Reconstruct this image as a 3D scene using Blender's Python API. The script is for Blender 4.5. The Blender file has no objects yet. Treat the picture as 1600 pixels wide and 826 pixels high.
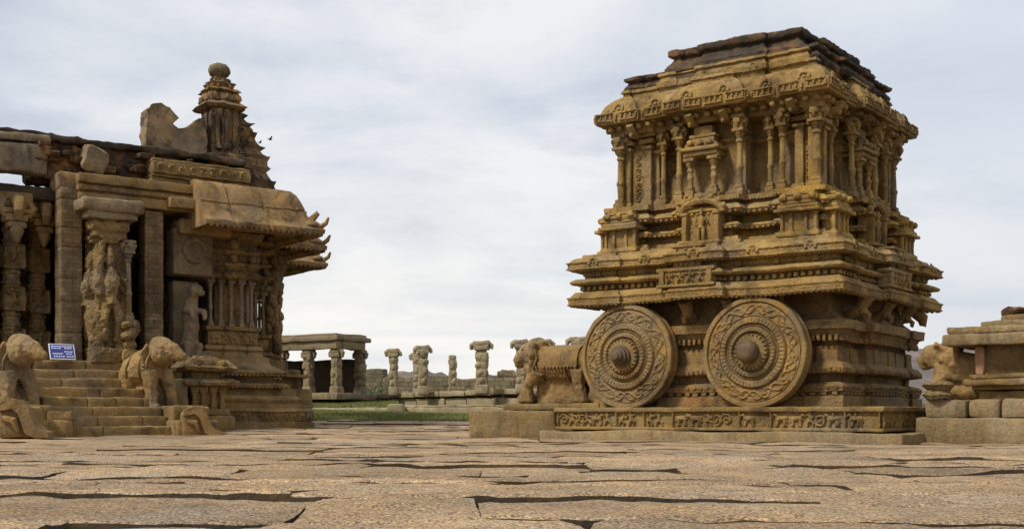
import bpy, bmesh, math, random
import numpy as np
from mathutils import Vector, Matrix

S = bpy.context.scene
COL = S.collection
R = math.radians
random.seed(7)

# ------------------------------------------------------------------ camera, world, sun, exposure
CAM_H = 0.38
cd = bpy.data.cameras.new("camera"); cam = bpy.data.objects.new("camera", cd); COL.objects.link(cam)
cam.location = (0, 0, CAM_H); cam.rotation_euler = (R(90), 0, 0)
cd.sensor_width = 36; cd.lens = 42.75; cd.shift_y = 0.147; cd.clip_start = 0.1; cd.clip_end = 8000
S.camera = cam

SUN_D = Vector((0.62, 0.42, -0.80)).normalized()          # the way the light travels
sl = bpy.data.lights.new("sun", 'SUN'); sl.energy = 3.7; sl.angle = R(9); sl.color = (1, 0.95, 0.86)
so = bpy.data.objects.new("sun", sl); COL.objects.link(so)
so.rotation_euler = SUN_D.to_track_quat('-Z', 'Y').to_euler()

W = bpy.data.worlds.new("World"); S.world = W; W.use_nodes = True
def world_nodes():
    nt = W.node_tree; N = nt.nodes; L = nt.links; N.clear()
    out = N.new('ShaderNodeOutputWorld'); bg = N.new('ShaderNodeBackground'); L.new(bg.outputs[0], out.inputs[0])
    sky = N.new('ShaderNodeTexSky'); sky.sky_type = 'NISHITA'; sky.sun_disc = False
    sky.sun_elevation = math.asin(-SUN_D.z); sky.sun_rotation = math.atan2(-SUN_D.x, -SUN_D.y)
    sky.dust_density = 2.0
    tc = N.new('ShaderNodeTexCoord'); sp = N.new('ShaderNodeSeparateXYZ'); L.new(tc.outputs['Generated'], sp.inputs[0])
    def M(op, a, b=None, clamp=False):
        m = N.new('ShaderNodeMath'); m.operation = op; m.use_clamp = clamp
        for i, q in enumerate((a, b)):
            if q is None: continue
            if isinstance(q, (int, float)): m.inputs[i].default_value = q
            else: L.new(q, m.inputs[i])
        return m.outputs[0]
    x, y, z = sp.outputs
    zz = M('MAXIMUM', z, 0.0)
    den = M('ADD', zz, 0.13)
    cv = N.new('ShaderNodeCombineXYZ'); L.new(M('DIVIDE', x, den), cv.inputs[0]); L.new(M('DIVIDE', y, den), cv.inputs[1])
    def noise(scale, detail, rough, dist=0.0, off=0.0, sc=(1, 1, 1)):
        mp = N.new('ShaderNodeMapping'); mp.inputs['Location'].default_value = (off, off * 1.7, 0); mp.inputs['Scale'].default_value = sc
        L.new(cv.outputs[0], mp.inputs[0])
        n = N.new('ShaderNodeTexNoise'); n.inputs['Scale'].default_value = scale; n.inputs['Detail'].default_value = detail
        n.inputs['Roughness'].default_value = rough; n.inputs['Distortion'].default_value = dist; L.new(mp.outputs[0], n.inputs[0]); return n.outputs[0]
    def ramp(f, stops):
        r = N.new('ShaderNodeValToRGB'); L.new(f, r.inputs[0]); e = r.color_ramp.elements
        while len(e) < len(stops): e.new(0.5)
        for q, (p, c) in zip(e, stops): q.position = p; q.color = (*c, 1)
        return r.outputs[0]
    def mix(f, a, b):
        m = N.new('ShaderNodeMix'); m.data_type = 'RGBA'
        if isinstance(f, (int, float)): m.inputs[0].default_value = f
        else: L.new(f, m.inputs[0])
        for i, q in ((6, a), (7, b)):
            if isinstance(q, tuple): m.inputs[i].default_value = (*q, 1)
            else: L.new(q, m.inputs[i])
        return m.outputs[2]
    # bright sheet of cloud, thin grey-blue gaps in it, a cream glow low in the middle of the view
    big = noise(0.85, 9, 0.55, 0.35, 3.1)
    cloud = ramp(big, [(0.36, (0.54, 0.60, 0.71)), (0.44, (0.68, 0.73, 0.81)), (0.51, (0.80, 0.83, 0.885)), (0.60, (0.93, 0.935, 0.95))])
    wisps = ramp(noise(1.6, 7, 0.55, 0.2, 9.4), [(0.54, (0, 0, 0)), (0.70, (1, 1, 1))])
    cloud = mix(M('MULTIPLY', wisps, 0.72), cloud, (0.52, 0.585, 0.70))
    right = M('MULTIPLY', M('ADD', x, -0.08), 2.6, True)                      # clearer, bluer air to the right
    smooth_blue = mix(M('MULTIPLY', zz, 2.8, True), (0.62, 0.67, 0.77), (0.74, 0.80, 0.90))
    cloud = mix(M('MULTIPLY', right, 0.80), cloud, smooth_blue)
    low = M('POWER', M('SUBTRACT', 1.0, M('MULTIPLY', zz, 4.4, True)), 1.0)
    low = M('MULTIPLY', low, M('SUBTRACT', 1.0, M('MULTIPLY', right, 0.55)))
    band = ramp(noise(2.2, 6, 0.5, 0.0, 5.5, (0.35, 1, 1)), [(0.50, (1.08, 1.05, 0.985)), (0.68, (0.90, 0.915, 0.92))])
    cloud = mix(M('MULTIPLY', low, 0.95), cloud, band)
    skyc = N.new('ShaderNodeMix'); skyc.data_type = 'RGBA'; skyc.blend_type = 'MULTIPLY'; skyc.inputs[0].default_value = 1
    L.new(sky.outputs[0], skyc.inputs[6]); skyc.inputs[7].default_value = (0.1, 0.1, 0.1, 1)
    fin = mix(0.93, skyc.outputs[2], cloud)
    zen = M('ADD', 1.0, M('MULTIPLY', M('SUBTRACT', zz, 0.38, True), 0.5))          # an overcast sky is brightest overhead
    zc = N.new('ShaderNodeCombineColor'); [L.new(zen, zc.inputs[i]) for i in range(3)]
    zm = N.new('ShaderNodeMix'); zm.data_type = 'RGBA'; zm.blend_type = 'MULTIPLY'; zm.inputs[0].default_value = 1; L.new(fin, zm.inputs[6]); L.new(zc.outputs[0], zm.inputs[7])
    L.new(zm.outputs[2], bg.inputs[0]); bg.inputs[1].default_value = 0.98
world_nodes()
VS = S.view_settings; VS.view_transform = 'Standard'; VS.look = 'None'; VS.exposure = 0.0; VS.gamma = 1.0; VS.use_curve_mapping = False
S.render.engine = 'CYCLES'
S.cycles.max_bounces = 5; S.cycles.diffuse_bounces = 3

# ------------------------------------------------------------------ numeric helpers
def at(px, py, Y):
    """the point at depth Y seen at photograph pixel px, py"""
    return np.array([(px - 800) / 1900 * Y, Y, CAM_H - (py - 648) / 1900 * Y])
def zat(py, Y): return CAM_H - (py - 648) / 1900 * Y

def vnoise(P, seed=0):
    P = np.asarray(P, float); i = np.floor(P).astype(np.int64); f = P - i; u = f * f * (3 - 2 * f)
    def h(a, b, c):
        n = ((i[:, 0] + a) * 374761393 + (i[:, 1] + b) * 668265263 + (i[:, 2] + c) * 1440662683 + seed * 362437) & 0xffffffff
        n = ((n ^ (n >> 13)) * 1274126177) & 0xffffffff
        return ((n ^ (n >> 16)) & 0xffff) / 32767.5 - 1
    r = 0
    for a in (0, 1):
        wa = u[:, 0] if a else 1 - u[:, 0]
        for b in (0, 1):
            wb = u[:, 1] if b else 1 - u[:, 1]
            for c in (0, 1):
                wc = u[:, 2] if c else 1 - u[:, 2]
                r = r + wa * wb * wc * h(a, b, c)
    return r
def vfield(P, scale, seed=0):
    Q = P / scale
    return np.stack([vnoise(Q, seed), vnoise(Q + 31.7, seed + 1), vnoise(Q - 17.3, seed + 2)], 1)
def n1(x, seed=0):
    x = np.atleast_1d(np.asarray(x, float)); return vnoise(np.stack([x, x * 0 + .5, x * 0 + .5], 1), seed)

def grid_faces(nu, nv, closed=False):
    F = []
    for i in range(nu - 1):
        for j in range(nv if closed else nv - 1):
            k = (j + 1) % nv
            F.append((i * nv + j, i * nv + k, (i + 1) * nv + k, (i + 1) * nv + j))
    return F

class MB:
    """collects shapes for ONE mesh"""
    def __init__(s): s.v = []; s.f = []; s.n = 0; s.M = None
    def add(s, V, F):
        V = np.asarray(V, float).reshape(-1, 3)
        if s.M is not None:
            m = np.array(s.M); V = V @ m[:3, :3].T + m[:3, 3]
        b = s.n; s.v.append(V); s.f.extend([tuple(i + b for i in f) for f in F]); s.n += len(V)
        return s
    def box(s, c, size, r=0.012, res=0.12, rz=0.0, M=None):
        hs = np.array(size, float) / 2; r = min(r, hs.min() * 0.6)
        ax = []
        for L in size:
            n = max(1, int(round((L - 2 * r) / res))); ax.append(np.concatenate([[-L / 2], np.linspace(-L / 2 + r, L / 2 - r, n + 1), [L / 2]]))
        V = []; F = []; b = 0
        for a in range(3):
            u, v = (a + 1) % 3, (a + 2) % 3
            A, B = np.meshgrid(ax[u], ax[v], indexing='ij')
            for sg in (-1, 1):
                P = np.zeros((A.size, 3)); P[:, u] = A.ravel(); P[:, v] = B.ravel(); P[:, a] = sg * hs[a]
                ff = grid_faces(len(ax[u]), len(ax[v]))
                if sg > 0: ff = [t[::-1] for t in ff]
                F += [tuple(i + b for i in t) for t in ff]; V.append(P); b += len(P)
        P = np.concatenate(V); core = np.clip(P, -(hs - r), hs - r); d = P - core; l = np.linalg.norm(d, axis=1, keepdims=True)
        P = core + d / np.maximum(l, 1e-9) * r
        if M is not None: m = np.array(M); P = P @ m[:3, :3].T + m[:3, 3]
        else:
            cz, sz = math.cos(rz), math.sin(rz)
            P = np.stack([P[:, 0] * cz - P[:, 1] * sz, P[:, 0] * sz + P[:, 1] * cz, P[:, 2]], 1) + np.array(c, float)
        return s.add(P, F)
    def loft(s, rings, caps=(True, True)):
        n = len(rings[0]); V = np.concatenate([np.asarray(r, float) for r in rings]); F = [t[::-1] for t in grid_faces(len(rings), n, True)]
        F = [t[::-1] for t in F]
        if caps[0]: F.append(tuple(range(n))[::-1])
        if caps[1]: F.append(tuple(range((len(rings) - 1) * n, len(rings) * n)))
        return s.add(V, F)
    def lathe(s, prof, n=16, c=(0, 0, 0), M=None, caps=(True, True)):
        th = np.arange(n) * 2 * math.pi / n; rings = []
        for r, z in prof: rings.append(np.stack([r * np.cos(th), r * np.sin(th), th * 0 + z], 1))
        if M is not None:
            m = np.array(M); rings = [q @ m[:3, :3].T + m[:3, 3] for q in rings]
        else: rings = [q + np.array(c, float) for q in rings]
        return s.loft(rings, caps)
    def tube(s, path, rad, n=8, squash=1.0):
        P = np.array(path, float); k = len(P)
        if np.isscalar(rad): rad = [rad] * k
        T = np.gradient(P, axis=0); T /= np.maximum(np.linalg.norm(T, axis=1, keepdims=True), 1e-9)
        up = np.array([0, 0, 1.0]) if abs(T[0, 2]) < .9 else np.array([1.0, 0, 0])
        rings = []; th = np.arange(n) * 2 * math.pi / n; a = np.cross(up, T[0])
        for i in range(k):
            a = a - T[i] * (a @ T[i]); a /= np.linalg.norm(a); b = np.cross(T[i], a)
            rings.append(P[i] + rad[i] * (np.outer(np.cos(th), a) + squash * np.outer(np.sin(th), b)))
        return s.loft(rings)
    def ell(s, c, r, rot=None, n=14, m=9):
        rings = []; th = np.arange(n) * 2 * math.pi / n
        q = np.eye(3) if rot is None else np.array(Matrix(rot) if not isinstance(rot, Matrix) else rot)[:3, :3]
        for j in range(m):
            ph = -math.pi / 2 + math.pi * (j + .35) / (m - .3)
            P = np.stack([r[0] * math.cos(ph) * np.cos(th), r[1] * math.cos(ph) * np.sin(th), th * 0 + r[2] * math.sin(ph)], 1)
            rings.append(P @ q.T + np.array(c, float))
        return s.loft(rings)
    def prism(s, poly, z0, z1):
        P = np.array(poly, float); return s.loft([np.c_[P, np.full(len(P), z0)], np.c_[P, np.full(len(P), z1)]])
    def build(s, name, mat, parent=None, amp=0.006, sc=0.12, amp2=0.0, sc2=0.5, sharp=38, merge=True, voxel=0, smooth=0, loc=None, rz=0):
        V = np.concatenate(s.v)
        def jig(V):
            if amp: V = V + amp * vfield(V, sc, 3) + amp * .6 * vfield(V, sc * .45, 11)
            if amp2: V = V + amp2 * vfield(V, sc2, 23)
            return V
        if not voxel: V = jig(V)
        me = bpy.data.meshes.new(name); me.from_pydata(V.tolist(), [], s.f); me.update()
        bm = bmesh.new(); bm.from_mesh(me)
        if merge and not voxel: bmesh.ops.remove_doubles(bm, verts=bm.verts, dist=0.0006)
        bmesh.ops.recalc_face_normals(bm, faces=bm.faces); bm.to_mesh(me); bm.free()
        o = bpy.data.objects.new(name, me); COL.objects.link(o)
        if voxel:
            m = o.modifiers.new('r', 'REMESH'); m.mode = 'VOXEL'; m.voxel_size = voxel
            if smooth: m2 = o.modifiers.new('s', 'SMOOTH'); m2.iterations = smooth; m2.factor = .5
            bpy.context.view_layer.update()
            nm = bpy.data.meshes.new_from_object(o.evaluated_get(bpy.context.evaluated_depsgraph_get()))
            o.modifiers.clear(); o.data = nm; bpy.data.meshes.remove(me); me = nm; me.name = name
            co = np.empty(len(me.vertices) * 3); me.vertices.foreach_get('co', co); co = jig(co.reshape(-1, 3)); me.vertices.foreach_set('co', co.ravel()); me.update()
        me.materials.clear(); me.materials.append(mat)
        me.polygons.foreach_set('use_smooth', [True] * len(me.polygons))
        try: me.set_sharp_from_angle(angle=R(sharp))
        except Exception: pass
        if parent: o.parent = parent
        if loc is not None: o.location = loc
        o.rotation_euler.z = rz
        return o

def tag(o, label=None, cat=None, group=None, kind=None):
    if label: o['label'] = label
    if cat: o['category'] = cat
    if group: o['group'] = group
    if kind: o['kind'] = kind
    return o
def thing(name, label, cat, loc=(0, 0, 0), rz=0.0, group=None):
    o = bpy.data.objects.new(name, None); COL.objects.link(o); o.location = loc; o.rotation_euler.z = rz; o.empty_display_size = .2
    return tag(o, label, cat, group)
def dup(o, parent=None, loc=None, rz=None):
    c = o.copy(); COL.objects.link(c)
    if parent: c.parent = parent
    if loc is not None: c.location = loc
    if rz is not None: c.rotation_euler.z = rz
    for ch in list(o.children): dup(ch, c)
    return c

# ------------------------------------------------------------------ materials
def stone(name, a, b, dark=(0.038, 0.025, 0.013), ochre=(0.36, 0.2, 0.05), stain=0.45, och=0.35, scale=1.0, bump=0.6, carve=0.0, streak=0.35, brick=None, rough=0.92, grain=0.0, thr=0.52, island=0.0):
    m = bpy.data.materials.new(name); m.use_nodes = True; nt = m.node_tree; N = nt.nodes; L = nt.links
    bs = N['Principled BSDF']; bs.inputs['Roughness'].default_value = rough; bs.inputs['Specular IOR Level'].default_value = 0.25
    ge = N.new('ShaderNodeNewGeometry')
    def mp(sx, sy, sz, off=0):
        q = N.new('ShaderNodeMapping'); q.inputs['Scale'].default_value = (sx, sy, sz); q.inputs['Location'].default_value = (off, off, off); L.new(ge.outputs['Position'], q.inputs[0]); return q.outputs[0]
    def noise(v, s, d=6, r=.6, dist=0.0):
        n = N.new('ShaderNodeTexNoise'); n.inputs['Scale'].default_value = s; n.inputs['Detail'].default_value = d; n.inputs['Roughness'].default_value = r
        n.inputs['Distortion'].default_value = dist; L.new(v, n.inputs[0]); return n.outputs[0]
    def rng(f, lo, hi, a=0.0, b=1.0):
        q = N.new('ShaderNodeMapRange'); q.inputs[1].default_value = lo; q.inputs[2].default_value = hi; q.inputs[3].default_value = a; q.inputs[4].default_value = b; L.new(f, q.inputs[0]); return q.outputs[0]
    def mix(f, p, q, mode='MIX'):
        k = N.new('ShaderNodeMix'); k.data_type = 'RGBA'; k.blend_type = mode
        if isinstance(f, (int, float)): k.inputs[0].default_value = f
        else: L.new(f, k.inputs[0])
        for i, c in ((6, p), (7, q)):
            if isinstance(c, tuple): k.inputs[i].default_value = (*c, 1)
            else: L.new(c, k.inputs[i])
        return k.outputs[2]
    p0 = mp(scale, scale, scale)
    c = mix(rng(noise(p0, 1.3, 7, .6, .4), .36, .64), a, b)
    g_ = sum(a) / 3; c = mix(rng(noise(mp(scale, scale, scale, 21.3), 1.05, 4, .5), .50, .62, 0, .28), c, (g_ * .80 + a[0] * .12, g_ * .80 + a[1] * .08, g_ * .72))
    if brick:
        bt = N.new('ShaderNodeTexBrick'); bt.inputs['Scale'].default_value = brick[0]; bt.inputs['Mortar Size'].default_value = brick[1]
        bt.inputs['Color1'].default_value = (1.1, 1.0, .9, 1); bt.inputs['Color2'].default_value = (.62, .6, .56, 1); bt.inputs['Mortar'].default_value = (.3, .27, .24, 1)
        q = N.new('ShaderNodeMapping'); q.inputs['Rotation'].default_value = (R(90), 0, R(brick[2])); 
        vr = N.new('ShaderNodeVectorRotate'); vr.rotation_type = 'Z_AXIS'; vr.inputs['Angle'].default_value = R(-brick[2]); L.new(ge.outputs['Position'], vr.inputs['Vector'])
        sx = N.new('ShaderNodeSeparateXYZ'); L.new(vr.outputs[0], sx.inputs[0])
        ad = N.new('ShaderNodeMath'); L.new(sx.outputs[0], ad.inputs[0]); L.new(sx.outputs[1], ad.inputs[1])
        cx = N.new('ShaderNodeCombineXYZ'); L.new(ad.outputs[0], cx.inputs[0]); L.new(sx.outputs[2], cx.inputs[1]); L.new(cx.outputs[0], bt.inputs['Vector'])
        c = mix(.85, c, bt.outputs[0], 'MULTIPLY')
    c = mix(rng(noise(mp(scale, scale, scale, 7.7), 2.3, 8, .65, .6), .50, .66, 0, och), c, ochre)
    c = mix(rng(noise(mp(scale * 3, scale * 3, scale * .5, 3.3), 1.4, 6, .65), .50, .72, 0, streak), c, dark)
    c = mix(rng(noise(mp(scale, scale, scale * .8, 13.1), 1.7, 10, .7, .5), thr, thr + .16, 0, stain), c, dark)
    f = rng(noise(p0, 22, 6, .7), .3, .7, .72, 1.28)
    vv = N.new('ShaderNodeCombineColor'); [L.new(f, vv.inputs[i]) for i in range(3)]
    c = mix(1.0, c, vv.outputs[0], 'MULTIPLY')
    if grain:
        g = rng(noise(p0, 70, 3, .8), .38, .62, 1 - grain, 1 + grain); gg = N.new('ShaderNodeCombineColor'); [L.new(g, gg.inputs[i]) for i in range(3)]
        c = mix(1.0, c, gg.outputs[0], 'MULTIPLY')
    if island:
        g = rng(ge.outputs['Random Per Island'], 0, 1, 1 - island, 1 + island * .6); gg = N.new('ShaderNodeCombineColor'); [L.new(g, gg.inputs[i]) for i in range(3)]
        c = mix(1.0, c, gg.outputs[0], 'MULTIPLY')
    L.new(c, bs.inputs['Base Color'])
    h = noise(p0, 26, 8, .68)
    bp = N.new('ShaderNodeBump'); bp.inputs['Strength'].default_value = bump; bp.inputs['Distance'].default_value = 0.025; L.new(h, bp.inputs['Height'])
    last = bp.outputs[0]
    if carve:
        vo = N.new('ShaderNodeTexVoronoi'); vo.inputs['Scale'].default_value = 30; vo.feature = 'F1'; L.new(mp(1, 1, 1.0), vo.inputs['Vector'])
        b2 = N.new('ShaderNodeBump'); b2.invert = True; b2.inputs['Strength'].default_value = carve; b2.inputs['Distance'].default_value = .03; L.new(vo.outputs[0], b2.inputs['Height']); L.new(last, b2.inputs['Normal']); last = b2.outputs[0]
    L.new(last, bs.inputs['Normal'])
    return m

def plain(name, c, rough=.7):
    m = bpy.data.materials.new(name); m.use_nodes = True; b = m.node_tree.nodes['Principled BSDF']
    b.inputs['Base Color'].default_value = (*c, 1); b.inputs['Roughness'].default_value = rough; return m

M = {}
M['chariot'] = stone('chariot_stone', (0.33, 0.21, 0.07), (0.145, 0.088, 0.029), ochre=(0.36, 0.215, 0.055), stain=.8, och=.4, bump=.9)
M['ochre'] = stone('ochre_stone', (0.38, 0.24, 0.066), (0.19, 0.115, 0.036), ochre=(0.48, 0.25, 0.03), stain=.75, och=.55, bump=.9)
M['carved'] = stone('carved_stone', (0.33, 0.21, 0.07), (0.145, 0.088, 0.029), ochre=(0.36, 0.215, 0.055), stain=.8, och=.4, bump=.8, carve=.4)
M['body'] = stone('body_stone', (0.25, 0.16, 0.06), (0.135, 0.084, 0.034), ochre=(0.30, 0.14, 0.045), stain=.8, och=.55, bump=.7, carve=.35)
M['wheel'] = stone('wheel_stone', (0.26, 0.17, 0.063), (0.145, 0.093, 0.035), ochre=(0.36, 0.18, 0.04), stain=.6, och=.6, bump=.6)
M['roofblack'] = stone('weathered_roof', (0.075, 0.052, 0.03), (0.035, 0.026, 0.018), dark=(.012, .011, .009), ochre=(0.24, 0.12, 0.05), stain=.8, och=.7, bump=1.0)
M['hub'] = stone('oiled_hub', (0.12, 0.08, 0.042), (0.07, 0.046, 0.025), stain=.5, och=.2, bump=.4, rough=.6)
M['plinth'] = stone('plinth_stone', (0.26, 0.17, 0.06), (0.14, 0.09, 0.034), stain=.75, och=.25, bump=.6)
M['slab'] = stone('slab_stone', (0.28, 0.20, 0.095), (0.18, 0.125, 0.06), stain=.6, och=.2, bump=.8, grain=.2)
M['hall'] = stone('hall_stone', (0.30, 0.193, 0.073), (0.15, 0.094, 0.036), stain=.8, och=.4, bump=.9)
M['hallcarved'] = stone('hall_carving', (0.30, 0.195, 0.076), (0.14, 0.09, 0.036), stain=.8, och=.4, bump=.9, carve=.9)
M['shadecarved'] = stone('shaded_carving', (0.12, 0.08, 0.042), (0.06, 0.04, 0.022), stain=.8, och=.2, bump=.9, carve=.9)  # darker copy of the hall carving, the shade of the depth put in
M['grey'] = stone('grey_stone', (0.26, 0.195, 0.115), (0.155, 0.113, 0.065), stain=.75, och=.2, bump=.8)
M['smooth'] = stone('smooth_stone', (0.30, 0.185, 0.077), (0.17, 0.105, 0.044), stain=.85, och=.5, bump=.8, thr=.49, grain=.12)
M['brick'] = stone('old_brick', (0.19, 0.105, 0.05), (0.085, 0.05, 0.028), dark=(.022, .017, .013), ochre=(0.42, 0.20, 0.06), stain=.85, och=.8, bump=1.0, brick=(5.5, .025, 36), thr=.46)
M['tower'] = stone('tower_brick', (0.22, 0.14, 0.065), (0.11, 0.07, 0.035), dark=(.02, .017, .012), ochre=(0.44, 0.23, 0.06), stain=.9, och=.6, bump=1.0, thr=.48)
M['domestone'] = stone('dome_stone', (0.17, 0.13, 0.06), (0.08, 0.065, 0.035), dark=(.02, .02, .014), stain=.9, och=.3, bump=.9, thr=.46)
M['plaster'] = stone('old_plaster', (0.38, 0.26, 0.13), (0.21, 0.14, 0.075), dark=(.04, .03, .02), stain=.95, och=.4, bump=.5, thr=.45)
M['pier'] = stone('pier_blocks', (0.27, 0.195, 0.10), (0.16, 0.113, 0.058), stain=.7, och=.15, bump=.8, brick=(3.2, .012, 36))
M['interior'] = stone('shaded_interior', (0.06, 0.042, 0.028), (0.035, 0.025, 0.018), stain=.5, och=.1, bump=.6)  # stone darkened below the hall's own tone, indoor shade put into the colour
M['granite'] = stone('paving_granite', (0.37, 0.258, 0.148), (0.25, 0.17, 0.095), dark=(.10, .068, .04), ochre=(0.46, 0.27, 0.11), stain=.45, och=.45, bump=1.0, streak=.1, grain=.75, island=.26)
M['soil_shade'] = stone('soil_and_joint_shade', (0.07, 0.05, 0.032), (0.04, 0.03, 0.02), stain=.3, och=.2, bump=.8)  # bare ground; on slab sides joint dirt plus painted crevice shade
M['far'] = stone('far_stone', (0.34, 0.27, 0.165), (0.23, 0.18, 0.105), ochre=(.30, .24, .10), stain=.45, och=.35, bump=.7)
M['farwall'] = stone('far_wall', (0.23, 0.19, 0.12), (0.15, 0.125, 0.08), ochre=(.10, .12, .045), stain=.5, och=.6, bump=.8, brick=(1.3, .02, 0))
M['elephant'] = stone('elephant_stone', (0.31, 0.195, 0.078), (0.17, 0.106, 0.043), stain=.75, och=.5, bump=.8)
M['hill'] = stone('hill_rock', (0.16, 0.125, 0.115), (0.10, 0.085, 0.075), dark=(.05, .06, .035), ochre=(.26, .19, .16), scale=.06, stain=.7, och=.5, bump=.2)
M['grass'] = plain('grass', (0.15, 0.16, 0.038), .8)
M['turf'] = stone('turf_soil', (0.13, 0.15, 0.035), (0.19, 0.18, 0.06), dark=(.06, .07, .02), ochre=(.17, .15, .06), stain=.4, och=.3, bump=.8)

# ------------------------------------------------------------------ ornament helpers
def plan_poly(hx, hy, cb, pc, rb, pr, off=0.0):
    """stepped (ratha) plan; cb, rb are fractions of the half side"""
    def side(h_along, h_out):
        c = cb * h_along + off; r = rb * h_along - off
        o = h_out + off; A = h_along + off; c = min(max(c, .02), A - .02); r = min(max(r, c + .005), A - .004)
        return [(-A, o), (-r, o), (-r, o - pr), (-c, o - pr), (-c, o + pc), (c, o + pc), (c, o - pr), (r, o - pr), (r, o)]
    pts = []
    for k, (ha, ho) in enumerate(((hx, hy), (hy, hx), (hx, hy), (hy, hx))):
        for a, o in side(ha, ho):
            pts.append([(a, -o), (o, a), (-a, o), (-o, -a)][k])
    return np.array(pts)
def ring_counts(P, res):
    d = np.linalg.norm(np.roll(P, -1, 0) - P, axis=1); return [max(1, int(math.ceil(q / res))) for q in d]
def resample(P, cnt):
    out = []
    for i, n in enumerate(cnt):
        a, b = P[i], P[(i + 1) % len(P)]
        for k in range(n): out.append(a + (b - a) * k / n)
    return np.array(out)
def loft_plan(mb, plan, prof, res=0.06, caps=(True, True)):
    cnt = ring_counts(plan_poly(*plan), res); rings = []
    for i, (z, off) in enumerate(prof):
        if i:
            z0, o0 = prof[i - 1]; n = max(1, int(math.hypot(z - z0, off - o0) / (res * 1.3)))
            steps = [(z0 + (z - z0) * k / n, o0 + (off - o0) * k / n) for k in range(1, n + 1)]
        else: steps = [(z, off)]
        for zz, oo in steps:
            p = resample(plan_poly(*plan, oo), cnt); rings.append(np.c_[p, np.full(len(p), zz)])
    mb.loft(rings, caps)
def along_plan(plan, off, spacing):
    P = plan_poly(*plan, off); out = []
    for i in range(len(P)):
        a, b = P[i], P[(i + 1) % len(P)]; d = b - a; l = np.linalg.norm(d)
        if l < spacing * .9: continue
        n = int(l / spacing); d = d / l; nr = np.array([d[1], -d[0]])
        for k in range(n): out.append((a + d * (k + .5) * l / n, d, nr))
    return out
def teeth(mb, plan, off, spacing, size, z, r=.01):
    for p, d, n in along_plan(plan, off, spacing):
        mb.box((p[0], p[1], z), size, r=r, res=.2, rz=math.atan2(d[1], d[0]))

def caps_height(X, Y, items):
    Hh = np.zeros_like(X)
    for x0, y0, x1, y1, r, h in items:
        dx, dy = x1 - x0, y1 - y0; l2 = dx * dx + dy * dy + 1e-9
        t = np.clip(((X - x0) * dx + (Y - y0) * dy) / l2, 0, 1)
        d = np.hypot(X - x0 - t * dx, Y - y0 - t * dy)
        Hh = np.maximum(Hh, h * np.sqrt(np.clip(1 - (d / r) ** 2, 0, 1)))
    return Hh
def dancer(x, y, h, rg, dep):
    k = h; j = lambda s: rg.uniform(-s, s) * k
    hip = (x + j(.08), y + .42 * k); ch = (x + j(.05), y + .72 * k); hd = (ch[0] + j(.05), y + .9 * k); I = []
    I.append((*hip, *ch, .12 * k, dep)); I.append((*hd, hd[0], hd[1] + .02 * k, .11 * k, dep))
    for s in (-1, 1):
        kn = (hip[0] + s * .2 * k + j(.06), y + .24 * k + j(.05)); ft = (kn[0] + j(.12), y + .02 * k)
        I += [(*hip, *kn, .075 * k, dep * .9), (*kn, *ft, .06 * k, dep * .8)]
        el = (ch[0] + s * .24 * k + j(.05), ch[1] - .06 * k + j(.16)); ha = (el[0] + s * .06 * k + j(.1), el[1] + j(.25) + .08 * k)
        I += [(*ch, *el, .055 * k, dep * .85), (*el, *ha, .05 * k, dep * .8)]
    return I
def beast(x, y, h, rg, dep):
    k = h; s = rg.choice((-1, 1)); I = [(x - .3 * k, y + .55 * k, x + .3 * k, y + .58 * k, .2 * k, dep)]
    for q in (-.34, -.22, .2, .34): I.append((x + q * k, y + .45 * k, x + (q + rg.uniform(-.1, .1)) * k, y + .04 * k, .075 * k, dep * .85))
    I += [(x + s * .32 * k, y + .66 * k, x + s * .48 * k, y + .88 * k, .12 * k, dep), (x + s * .48 * k, y + .88 * k, x + s * .64 * k, y + .72 * k, .08 * k, dep), (x - s * .38 * k, y + .6 * k, x - s * .5 * k, y + .3 * k, .04 * k, dep * .7)]
    if rg.random() < .6: I += [(x, y + .7 * k, x, y + .95 * k, .1 * k, dep)]
    return I
def scroll(x, y, r, rg, dep):
    I = []; a0 = rg.uniform(0, 6.28); s = rg.choice((-1, 1)); pr = None
    for q in range(12):
        a = a0 + s * q * .75; rr = r * (1 - q / 13); p = (x + rr * math.cos(a), y + rr * math.sin(a))
        if pr: I.append((*pr, *p, r * .16, dep))
        pr = p
    return I
def relief(mb, o, u, n, L, Hh, items, res=0.014, base=0.0):
    """heightfield panel: corner o, unit direction u along, up z, outward normal n"""
    o, u, n = (np.array(q, float) for q in (o, u, n))
    nx, ny = max(2, int(L / res)), max(2, int(Hh / res)); xs = np.linspace(0, L, nx); ys = np.linspace(0, Hh, ny)
    X, Y = np.meshgrid(xs, ys, indexing='ij'); D = caps_height(X, Y, items) + base
    V = o + X[..., None] * u + Y[..., None] * np.array([0, 0, 1.0]) + D[..., None] * n
    mb.add(V.reshape(-1, 3), grid_faces(nx, ny))
def frieze_items(L, h, rg, dep, kinds=('dancer', 'dancer', 'beast', 'scroll'), gap=.6):
    I = []; x = h * .5
    while x < L - h * .4:
        k = rg.choice(kinds)
        if k == 'dancer': I += dancer(x, .02, h * .92, rg, dep); x += h * gap
        elif k == 'beast': I += beast(x + h * .15, .02, h * .85, rg, dep); x += h * (gap + .4)
        elif k == 'scroll': I += scroll(x, h * .5, h * .4, rg, dep * .8); x += h * (gap + .1)
        else:
            I += [(x, .02, x, h - .02, h * .09, dep), (x - h * .15, h * .1, x + h * .15, h * .1, h * .08, dep), (x - h * .15, h * .88, x + h * .15, h * .88, h * .08, dep)]; x += h * (gap - .2)
    return I

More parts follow.
